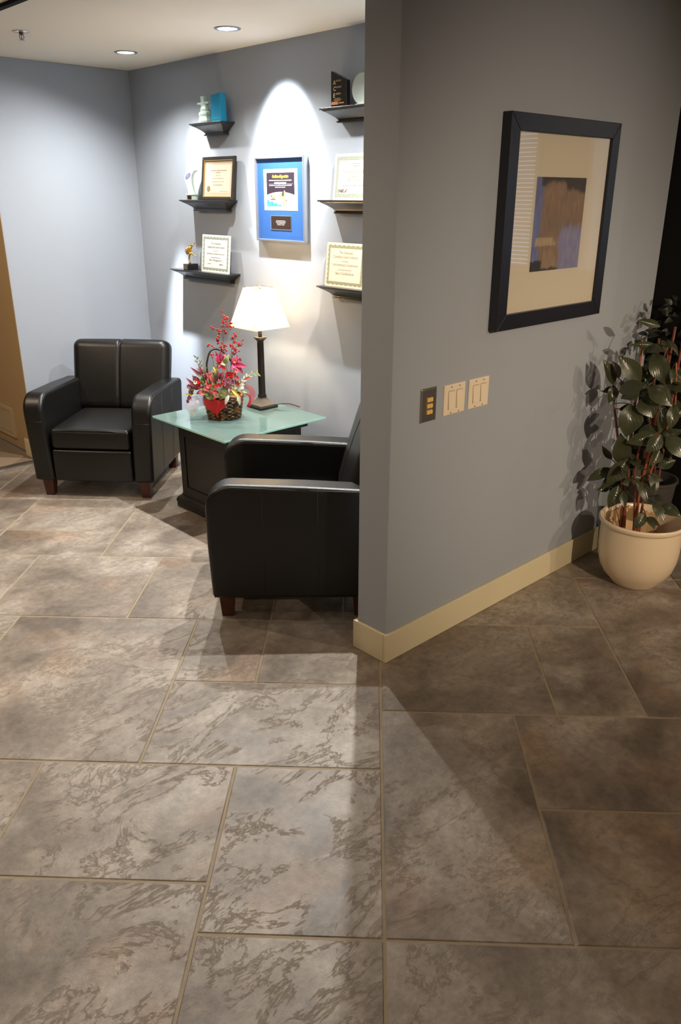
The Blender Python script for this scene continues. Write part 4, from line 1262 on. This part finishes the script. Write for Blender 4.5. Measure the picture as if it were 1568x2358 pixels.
# lower half of the card: pale sky, blue haze, a bird and a post with a bear-like shape reduced to plain brush marks
m = MB(); vs = [(-.117 + .13 * k / 12, -.0216, .186 + .028 * (1 - (k / 12)) + .005 * sin(k * 1.9)) for k in range(13)]
m.add(vs + [(.013, -.0216, .182), (-.117, -.0216, .182)], [tuple(range(15))]); m.build('blue_haze_print', mat('sky_blue_print', (.04, .22, .55), .6, var=.5, vscale=50), bf)
m = MB()
m.add([(.022, -.0217, .182), (.036, -.0217, .182), (.040, -.0217, .262), (.028, -.0217, .262)], [(0, 1, 2, 3)])
m.add([(-.020, -.0217, .236), (.004, -.0217, .228), (.026, -.0217, .232), (.030, -.0217, .252), (.014, -.0217, .250), (-.010, -.0217, .250)], [(0, 1, 2, 3, 4, 5)])
m.add([(-.085, -.0217, .240), (-.060, -.0217, .236), (-.030, -.0217, .222), (-.050, -.0217, .218), (-.075, -.0217, .226)], [(0, 1, 2, 3, 4)])
m.build('tan_print', mat('tan_brush_print', (.30, .21, .10), .6, var=.5, vscale=80), bf)
m = MB()
m.add([(-.095, -.0219, .215), (-.070, -.0219, .222), (-.025, -.0219, .214), (-.060, -.0219, .217)], [(0, 1, 2, 3)])
m.add([(-.083, -.0219, .228), (-.078, -.0219, .242), (-.073, -.0219, .230)], [(0, 1, 2)]); m.add([(-.066, -.0219, .204), (-.062, -.0219, .219), (-.058, -.0219, .218)], [(0, 1, 2)])
m.add([(.012, -.0219, .234), (.026, -.0219, .236), (.030, -.0219, .258), (.016, -.0219, .254)], [(0, 1, 2, 3)])
bars(m, .080, .214, .060, .0016, 1, -.0219, seed=51); bars(m, .082, .208, .055, .0016, 1, -.0219, seed=52); bars(m, .082, .186, .06, .0016, 1, -.0219, seed=53); rect(m, .046, .053, .208, .216, -.0219)
m.build('dark_print', mat('slate_print', (.03, .025, .03), .6), bf)
pq = MB().box((-.090, -.0235, .060), (.088, -.020, .134)).build('plaque_rim', M['silver'], bf, bevel=.001)
m = MB(); rect(m, -.083, .086, .065, .132, -.0238); m.build('plaque', mat('dark_bronze_plaque', (.030, .018, .016), .35), pq)
m = MB()
for k, w_ in enumerate((.078, .086, .070, .060)): bars(m, 0, .106 - k * .0068, w_, .0042, 1, -.0241, seed=60 + k)
m.build('plaque_lettering', mat('pewter_lettering', (.40, .37, .36), .5), pq)
m = MB(); rect(m, -fw / 2 + .01, fw / 2 - .01, .01, fh - .01, -.0275); m.build('glass', M['picture_glass'], bf)

# ================================================================== PICTURE ON THE RIGHT WALL
pw_, ph_ = .727, .725
pf = thing('framed_picture', (2.797, PY - .0005, 1.194), 0, 'large square dark framed abstract art print on the right wall', 'picture')
m = MB(); frame_bars(m, pw_, ph_, .057, -.038, -.002); m.build('frame', M['black_frame'], pf, bevel=.002)
MB().box((-pw_ / 2 + .055, -.026, .055), (pw_ / 2 - .055, -.006, ph_ - .055)).build('mat_board', M['mat_board'], pf)


def art():
    ax0, ax1, az0, az1 = -.168, .166, .198, .526
    nx, nz = 64, 96
    me_v = []; me_f = []; cols = []
    blue, slate, brown, rust, tan, dark, lilac = (.17, .21, .44), (.11, .13, .28), (.20, .15, .115), (.25, .165, .12), (.42, .33, .22), (.030, .032, .042), (.25, .25, .40)
    def mixc(a, b, t): return tuple(p + (q - p) * t for p, q in zip(a, b))
    def sst(e0, e1, x):
        t = min(1, max(0, (x - e0) / (e1 - e0))); return t * t * (3 - 2 * t)
    for j in range(nz + 1):
        for i in range(nx + 1):
            u, v = i / nx, j / nz
            n1 = noise.noise(Vector((u * 4, v * 5, 1))); n2 = noise.noise(Vector((u * 13, v * 9, 4))); n3 = noise.noise(Vector((u * 30, v * 7, 9)))
            c = mixc(brown, rust, min(1, max(0, .5 + n1 * .9)))
            c = mixc(c, tan, max(0, n2) * .5 * sst(.55, .9, v))
            # blue flank on the left, lilac-blue field low on the right
            c = mixc(c, mixc(slate, blue, .5 + n2 * .6), 1 - sst(.10, .17, u + n1 * .03))
            fld = sst(.50, .60, u + n1 * .08) * (1 - sst(.44, .54, v + n2 * .05 + (u - .7) * .1))
            c = mixc(c, mixc(lilac, blue, .35 + n2 * .5), fld * .9)
            # tan bar and its shadowy twin
            bar = sst(.04, .07, u + n3 * .02) * (1 - sst(.42, .47, u + n2 * .05)) * sst(.265, .285, v + n3 * .012) * (1 - sst(.355, .372, v + n3 * .012))
            c = mixc(c, tan, bar * .85)
            low = sst(.20, .25, u + n2 * .03) * (1 - sst(.46, .52, u + n1 * .05)) * (1 - sst(.20, .25, v + n2 * .03))
            c = mixc(c, mixc(rust, tan, .3), low * .7)
            # dark top edge with ragged underside, dark foot at the lower left
            topd = sst(.86, .93, v + n2 * .05 - .05 * (1 - abs(u - .45) * 2) + .05 * (u > .6))
            c = mixc(c, dark, topd * .95 * sst(.05, .14, u))
            foot = (1 - sst(.19, .25, u + n3 * .02)) * (1 - sst(.10, .13, v + n2 * .01))
            c = mixc(c, dark, foot)
            c = mixc(c, dark, (1 - sst(.015, .04, v + n2 * .02)) * (1 - sst(.5, .6, u)) * .9)
            c = tuple(max(.004, x * (1 + .22 * n3)) for x in c)
            me_v.append((ax0 + (ax1 - ax0) * u, -.0265, az0 + (az1 - az0) * v)); cols.append((*c, 1))
    for j in range(nz):
        for i in range(nx):
            a = j * (nx + 1) + i
            me_f.append((a, a + 1, a + nx + 2, a + nx + 1))
    me = bpy.data.meshes.new('abstract_print'); me.from_pydata(me_v, [], me_f)
    ca = me.color_attributes.new('paint', 'FLOAT_COLOR', 'POINT')
    ca.data.foreach_set('color', [x for c in cols for x in c])
    m_, nt, p = new_mat('abstract_painting'); p.inputs['Roughness'].default_value = .7
    at = nt.nodes.new('ShaderNodeAttribute'); at.attribute_name = 'paint'
    nt.links.new(at.outputs['Color'], p.inputs['Base Color'])
    me.materials.append(m_)
    o = bpy.data.objects.new('abstract_print', me); COL.objects.link(o); o.parent = pf
    return o


art()
m = MB(); rect(m, -pw_ / 2 + .055, pw_ / 2 - .055, .055, ph_ - .055, -.031); m.build('glass', M['picture_glass'], pf)

# ================================================================== SWITCH PLATES
def plate(x0, x1, z0, z1, name, label, m_, cat, group=None):
    t = thing(name, ((x0 + x1) / 2, PY - .0003, z0), 0, label, cat, group)
    w, h = x1 - x0, z1 - z0
    MB().frustum((0, 0), 1, 1, 0, 1) if False else None
    q = MB(); q.rings([[(-w / 2, 0, 0), (w / 2, 0, 0), (w / 2, 0, h), (-w / 2, 0, h)], [(-w / 2, -.003, 0), (w / 2, -.003, 0), (w / 2, -.003, h), (-w / 2, -.003, h)],
                       [(-w / 2 + .004, -.0065, .004), (w / 2 - .004, -.0065, .004), (w / 2 - .004, -.0065, h - .004), (-w / 2 + .004, -.0065, h - .004)]])
    q.build('cover_plate', m_, t, bevel=.0006)
    return t, w, h
def screws(t, xs, zs, m_):
    for x in xs:
        for z in zs:
            q = MB(); q.rings([[(x + r * cos(2 * pi * k / 12), y, z + r * sin(2 * pi * k / 12)) for k in range(12)] for r, y in ((.0034, -.0060), (.0030, -.0075))]); q.build('screw', m_, t)
t, w, h = plate(2.070, 2.153, .911, 1.032, 'switch_plate', 'brushed steel plate with three pairs of small amber buttons', M['steel'], 'switch')
screws(t, (0,), (.012, h - .012), M['chrome'])
for z in (.036, .058, .080):
    MB().box((-.016, -.0082, z - .009), (.016, -.0063, z + .009)).build('button_well', M['almond_gap'], t)
    for x in (-.0075, .0075):
        MB().box((x - .0068, -.0125, z - .0072), (x + .0068, -.008, z + .0072)).build('button', M['amber'], t, bevel=.001)
for (x0, x1, lab) in ((2.196, 2.316, 'almond double rocker switch plate in the middle, next to the steel plate'), (2.339, 2.459, 'almond double rocker switch plate at the right end, nearest the plant')):
    t, w, h = plate(x0, x1, .913, 1.026, 'light_switch', lab, M['almond'], 'switch', 'almond double rocker switches')
    screws(t, (-.023, .023), (.009, h - .009), M['almond_gap'])
    for x in (-.023, .023):
        MB().box((x - .0172, -.0068, .0225), (x + .0172, -.0062, h - .0225)).build('rocker_recess', M['almond_gap'], t)
        q = MB(); q.rings([[(x - .0158, -.0066, .024), (x + .0158, -.0066, .024), (x + .0158, -.0066, h - .024), (x - .0158, -.0066, h - .024)],
                           [(x - .0152, -.0120, .0245), (x + .0152, -.0120, .0245), (x + .0152, -.0078, h - .0245), (x - .0152, -.0078, h - .0245)]])
        q.build('rocker', M['almond'], t, bevel=.0008)

# ================================================================== CEILING FITTINGS
for i, (y, lab) in enumerate(zip(CAN_Y, ('round recessed downlight nearest the corner of the ceiling', 'round recessed downlight above the blue framed certificate', 'round recessed downlight above the right shelves, behind the wall end'))):
    t = thing('downlight', (CAN_X, y, ZC), 0, lab, 'light', 'recessed alcove downlights')
    MB().rings([[(r * cos(2 * pi * k / 40), r * sin(2 * pi * k / 40), z) for k in range(40)] for r, z in ((.064, -.0005), (.063, -.003), (.050, -.0045), (.047, -.0025), (.046, -.0005))], True, False, False).build('trim_ring', M['can_trim'], t, smooth=40)
    MB().rings([[(.046 * cos(2 * pi * k / 32), .046 * sin(2 * pi * k / 32), -.0012) for k in range(32)], [(.030 * cos(2 * pi * k / 32), .030 * sin(2 * pi * k / 32), -.0030) for k in range(32)]], True, False, True).build('lens', M['can_lens'], t)
sp = thing('fire_sprinkler', (1.929, 4.289, ZC), 0, 'small chrome fire sprinkler head hanging from the ceiling', 'sprinkler')
MB().lathe([(.001, -.004), (.020, -.006), (.036, -.003), (.040, -.0005)], n=28).build('escutcheon', M['chrome'], sp, smooth=True)
m = MB().lathe([(.010, -.005), (.010, -.013), (.007, -.016)], n=12)
for s in (-1, 1): m.tube(smooth_path([(s * .008, 0, -.012), (s * .011, 0, -.022), (s * .007, 0, -.032), (0, 0, -.036)]), .0017, 6)
m.tube([(0, 0, -.012), (0, 0, -.036)], .0018, 6)
m.build('yoke', mat('sprinkler_brass', (.14, .075, .05), .4, metal=.6), sp)
m = MB().lathe([(.003, -.036), (.016, -.0375), (.016, -.0385), (.003, -.0385)], n=18); m.build('deflector', M['chrome'], sp)
tr = thing('ceiling_track', (1.628, 3.0, ZC), 0, 'black rail running along the ceiling at the top left edge', 'track')
MB().box((-.015, -1.3, -.014), (.015, 1.3, -.0005)).build('rail', M['matte_black'], tr, bevel=.002)
for i, (x, y, w) in enumerate(FILL_CANS):  # ceiling fixtures for the added fill lights
    t = thing('downlight', (x, y, ZC), 0, 'added warm fill downlight in the main room ceiling, out of the picture', 'light', 'added room fill lights')
    MB().rings([[(r * cos(2 * pi * k / 32), r * sin(2 * pi * k / 32), z) for k in range(32)] for r, z in ((.075, -.0005), (.073, -.004), (.058, -.0045), (.056, -.0005))], True, False, False).build('trim_ring', M['can_trim'], t)
    MB().rings([[(.056 * cos(2 * pi * k / 32), .056 * sin(2 * pi * k / 32), -.0015) for k in range(32)], [(.03 * cos(2 * pi * k / 32), .03 * sin(2 * pi * k / 32), -.003) for k in range(32)]], True, False, True).build('lens', M['fill_lens'], t)

# ================================================================== POTTED PLANTS
pt = thing('potted_rubber_plant', (3.262, 1.465, 0), 0, 'tall rubber plant in a round cream ceramic pot', 'plant')
outer = [(.098, 0), (.104, .004), (.112, .018), (.140, .048), (.160, .085), (.172, .130), (.176, .180), (.1765, .240), (.177, .288), (.184, .292), (.1885, .300), (.1885, .309), (.183, .316)]
inner_ = [(.175, .314), (.169, .304), (.168, .27), (.166, .20), (.160, .15)]
MB().lathe(outer + inner_, n=72, cap1=False).build('ceramic_pot', M['pot'], pt, smooth=35)
MB().rings([[(.160 * k_ * cos(2 * pi * k / 48), .160 * k_ * sin(2 * pi * k / 48), .165 + .01 * (1 - k_) + .006 * sin(k * 3.3) * k_) for k in range(48)] for k_ in (1.0, .66, .33, .05)]).build('soil', M['soil'], pt, smooth='all')
for a0, a1, zt_ in ((40, 70, .318), (74, 106, .312), (118, 150, .300), (-5, 25, .296), (160, 188, .285)):
    q = MB(); vs = []; fs = []; n = 8
    for k in range(n + 1):
        a = RAD(a0 + (a1 - a0) * k / n)
        zz = zt_ + .006 * sin(k * 2.2)
        for r_, z in ((.128, .15), (.140, zz), (.134, zz), (.122, .15)): vs.append((r_ * cos(a), r_ * sin(a), z))
    for k in range(n):
        for j in range(4):
            fs.append((k * 4 + j, k * 4 + (j + 1) % 4, (k + 1) * 4 + (j + 1) % 4, (k + 1) * 4 + j))
    fs += [(0, 1, 2, 3), (n * 4 + 3, n * 4 + 2, n * 4 + 1, n * 4)]
    q.add(vs, fs); q.build('liner_slab', M['liner'], pt)

LEAVES = [
    (3.241, 1.506, 1.159, 3.168, 1.571, 1.184, 0.029),
    (3.276, 1.526, 1.073, 3.198, 1.602, 1.076, 0.023),
    (3.169, 1.640, 0.903, 3.113, 1.669, 1.015, 0.046),
    (3.186, 1.627, 0.928, 3.135, 1.644, 1.011, 0.034),
    (3.186, 1.529, 0.931, 3.109, 1.603, 1.040, 0.066),
    (3.135, 1.595, 0.887, 3.142, 1.481, 0.937, 0.058),
    (3.178, 1.644, 0.901, 3.139, 1.634, 0.830, 0.043),
    (3.195, 1.535, 0.885, 3.131, 1.579, 0.862, 0.052),
    (3.183, 1.561, 0.832, 3.148, 1.540, 0.697, 0.092),
    (3.211, 1.524, 0.865, 3.196, 1.458, 0.790, 0.083),
    (3.209, 1.503, 0.910, 3.215, 1.392, 0.851, 0.071),
    (3.242, 1.406, 0.843, 3.209, 1.382, 0.751, 0.046),
    (3.253, 1.455, 0.838, 3.221, 1.427, 0.722, 0.051),
    (3.254, 1.524, 1.048, 3.246, 1.445, 0.923, 0.072),
    (3.247, 1.468, 1.105, 3.230, 1.408, 1.054, 0.020),
    (3.269, 1.444, 0.986, 3.235, 1.420, 0.935, 0.029),
    (3.271, 1.487, 1.004, 3.245, 1.447, 0.973, 0.028),
    (3.302, 1.419, 0.856, 3.273, 1.384, 0.813, 0.025),
    (3.270, 1.562, 1.069, 3.229, 1.555, 1.031, 0.025),
    (3.266, 1.572, 0.933, 3.234, 1.544, 0.977, 0.019),
    (3.286, 1.550, 1.006, 3.254, 1.526, 0.912, 0.063),
    (3.270, 1.442, 0.930, 3.250, 1.388, 0.932, 0.028),
    (3.313, 1.443, 0.974, 3.286, 1.404, 0.940, 0.031),
    (3.210, 1.622, 0.562, 3.154, 1.650, 0.632, 0.026),
    (3.191, 1.567, 0.557, 3.147, 1.567, 0.705, 0.072),
    (3.196, 1.605, 0.526, 3.118, 1.681, 0.470, 0.043),
    (3.192, 1.541, 0.587, 3.126, 1.591, 0.477, 0.064),
    (3.214, 1.613, 0.435, 3.155, 1.648, 0.424, 0.028),
    (3.174, 1.556, 0.467, 3.126, 1.566, 0.369, 0.057),
    (3.165, 1.529, 0.449, 3.134, 1.499, 0.390, 0.030),
    (3.229, 1.507, 0.491, 3.169, 1.543, 0.479, 0.034),
    (3.191, 1.543, 0.438, 3.181, 1.469, 0.424, 0.017),
    (3.221, 1.451, 0.716, 3.141, 1.532, 0.674, 0.053),
    (3.213, 1.420, 0.721, 3.158, 1.447, 0.648, 0.058),
    (3.235, 1.421, 0.659, 3.187, 1.429, 0.586, 0.043),
    (3.254, 1.427, 0.694, 3.237, 1.368, 0.621, 0.029),
    (3.240, 1.409, 0.710, 3.239, 1.315, 0.634, 0.066),
    (3.184, 1.486, 0.507, 3.173, 1.413, 0.418, 0.033),
    (3.233, 1.451, 0.535, 3.211, 1.402, 0.456, 0.040),
    (3.237, 1.416, 0.440, 3.217, 1.364, 0.430, 0.024),
    (3.199, 1.404, 0.419, 3.186, 1.335, 0.356, 0.044),
    (3.231, 1.382, 0.403, 3.230, 1.286, 0.384, 0.046),
    (3.180, 1.421, 0.374, 3.129, 1.438, 0.306, 0.042),
    (3.183, 1.415, 0.354, 3.163, 1.361, 0.320, 0.030),
    (3.196, 1.411, 0.351, 3.180, 1.349, 0.333, 0.027),
    (3.275, 1.477, 0.501, 3.211, 1.522, 0.508, 0.016),
    (3.230, 1.529, 0.581, 3.184, 1.534, 0.618, 0.023),
    (3.186, 1.578, 0.500, 3.127, 1.612, 0.464, 0.040),
    (3.202, 1.640, 0.875, 3.139, 1.682, 0.875, 0.028),
    (3.284, 1.532, 0.964, 3.239, 1.534, 0.923, 0.047),
]
STEMS = [
    ('orange', 0.0065, [(3.242, 1.576, 1.094), (3.240, 1.566, 0.869), (3.234, 1.564, 0.687), (3.234, 1.550, 0.469), (3.235, 1.532, 0.253)]),
    ('red', 0.0070, [(3.183, 1.635, 0.819), (3.193, 1.612, 0.714), (3.207, 1.582, 0.569), (3.221, 1.551, 0.389), (3.225, 1.540, 0.253)]),
    ('red', 0.0060, [(3.197, 1.553, 0.878), (3.205, 1.545, 0.745), (3.208, 1.547, 0.637), (3.215, 1.538, 0.497), (3.220, 1.535, 0.372), (3.225, 1.533, 0.249)]),
    ('red', 0.0060, [(3.221, 1.475, 0.813), (3.225, 1.480, 0.755), (3.218, 1.506, 0.653), (3.221, 1.513, 0.512), (3.233, 1.499, 0.379), (3.242, 1.490, 0.253)]),
    ('orange', 0.0075, [(3.253, 1.477, 0.835), (3.255, 1.474, 0.721), (3.252, 1.482, 0.589), (3.249, 1.487, 0.502), (3.247, 1.491, 0.398), (3.249, 1.487, 0.252)]),
    ('orange', 0.0055, [(3.274, 1.431, 1.015), (3.283, 1.412, 0.842), (3.276, 1.427, 0.727), (3.267, 1.448, 0.607), (3.257, 1.468, 0.484), (3.255, 1.473, 0.360), (3.254, 1.476, 0.249)]),
    ('red', 0.0050, [(3.284, 1.483, 1.070), (3.276, 1.490, 0.988), (3.277, 1.476, 0.850), (3.274, 1.474, 0.747), (3.268, 1.476, 0.580), (3.264, 1.475, 0.399), (3.261, 1.471, 0.249)]),
    ('red', 0.0030, [(3.173, 1.558, 0.368), (3.194, 1.545, 0.303), (3.210, 1.541, 0.255)]),
]
PO = Vector((3.262, 1.465, 0))
for k, r, path in STEMS:
    path = [Vector(p) - PO for p in path] + [Vector((path[-1][0], path[-1][1], .168)) - PO]
    s = smooth_path(path, 5)
    q = MB(); q.tube(s, [r * .8 * (1.15 - .3 * (1 - i / len(s))) for i in range(len(s))], 8)
    if k != 'orange' or r < .006:
        pass
    st = q.build('stem', M['stem_orange'] if k == 'orange' else M['stem_red'], pt, smooth='all')
ALLP = [Vector(p) for k, r, path in STEMS for p in path]
vr = random.Random(2)
for (bx, by, bz, tx, ty, tz, w) in LEAVES:
    b_ = Vector((bx, by, bz)); t_ = Vector((tx, ty, tz))
    nrm = Vector((-.69, -.69, .15)) + Vector((vr.uniform(-.35, .35), vr.uniform(-.35, .35), vr.uniform(-.1, .55)))
    q = MB(); q.leaf(b_ - PO, t_ - PO, w * 1.15, nrm, curl=vr.uniform(.12, .38), fold=vr.uniform(.18, .42), nl=12, nw=6, shape=.92)
    # petiole joining the leaf to its stem
    near = min(ALLP, key=lambda p: (p - b_).length + (0 if p.z < b_.z else .1))
    if (near - b_).length < .25:
        q.tube(smooth_path([near - PO, (near + b_) / 2 + Vector((0, 0, .004)) - PO, b_ - PO], 3), .0022, 6)
    q.build('leaf', M['rubber_leaf'], pt, smooth='all')

# fuller growth: more leaves along the same stems
for k_, (kind, r, path) in enumerate(STEMS[:7]):
    pth = smooth_path([Vector(p) for p in path], 4)
    for j in range(4):
        i_ = int(len(pth) * (.08 + .16 * j + .05 * vr.random()))
        b_ = pth[min(i_, len(pth) - 1)]
        if b_.z < .40: continue
        a_ = vr.uniform(-2.6, 1.2)
        dirn = Vector((cos(a_), sin(a_) * .75, vr.uniform(-.35, .55))).normalized()
        st_ = b_ + dirn * .025
        t_ = st_ + dirn * vr.uniform(.075, .115)
        if t_.y > 1.70: t_.y = 1.70
        q = MB(); q.leaf(st_ - PO, t_ - PO, vr.uniform(.042, .056), Vector((-.6, -.6, .5)), curl=vr.uniform(.15, .4), fold=.3, nl=12, nw=6, shape=.92)
        q.tube([b_ - PO, st_ - PO], .0022, 6)
        q.build('leaf', M['rubber_leaf'], pt, smooth='all')

# a second, darker plant tucked behind in the gloom
d2 = thing('potted_dark_plant', (3.572, 1.600, 0), 0, 'dark leafy plant in a dark brown planter behind the cream pot', 'plant')
MB().lathe([(.082, 0), (.088, .01), (.122, .385), (.130, .39), (.130, .40), (.120, .40), (.114, .34)], n=40, cap1=False).build('planter', M['dark_pot'], d2, smooth=35)
MB().lathe([(.116, .34), (.05, .345)], n=32).build('soil', M['soil'], d2)
for k in range(4):
    a = k * 1.6
    MB().tube(smooth_path([(.04 * cos(a), .04 * sin(a), .34), (.05 * cos(a + .4), .04 * sin(a + .4), .7), (.06 * cos(a + .6), .05 * sin(a + .6), 1.0 + .06 * k)]), .006, 7).build('stem', M['stem_red'], d2, smooth='all')
kr = random.Random(8)
for k in range(90):
    a = kr.uniform(0, 2 * pi); z = kr.uniform(.78, 1.22); rr = kr.uniform(.02, .11) * (1.15 - abs(z - 1.02))
    c = Vector((rr * cos(a), rr * sin(a), z)); c.x = max(-.12, min(.10, c.x)); c.y = max(-.14, min(.11, c.y))
    dirn = Vector((cos(a) + kr.uniform(-.5, .5), sin(a) + kr.uniform(-.5, .5), kr.uniform(-.5, .6))).normalized()
    tip = c + dirn * kr.uniform(.045, .075)
    tip.x = max(-.13, min(.125, tip.x)); tip.y = max(-.3, min(.15, tip.y))
    MB().leaf(c, tip, .026, (-.6, -.6, .6), curl=.3, nl=5, nw=2).build('leaf', M['dark_leaf'], d2, smooth='all')
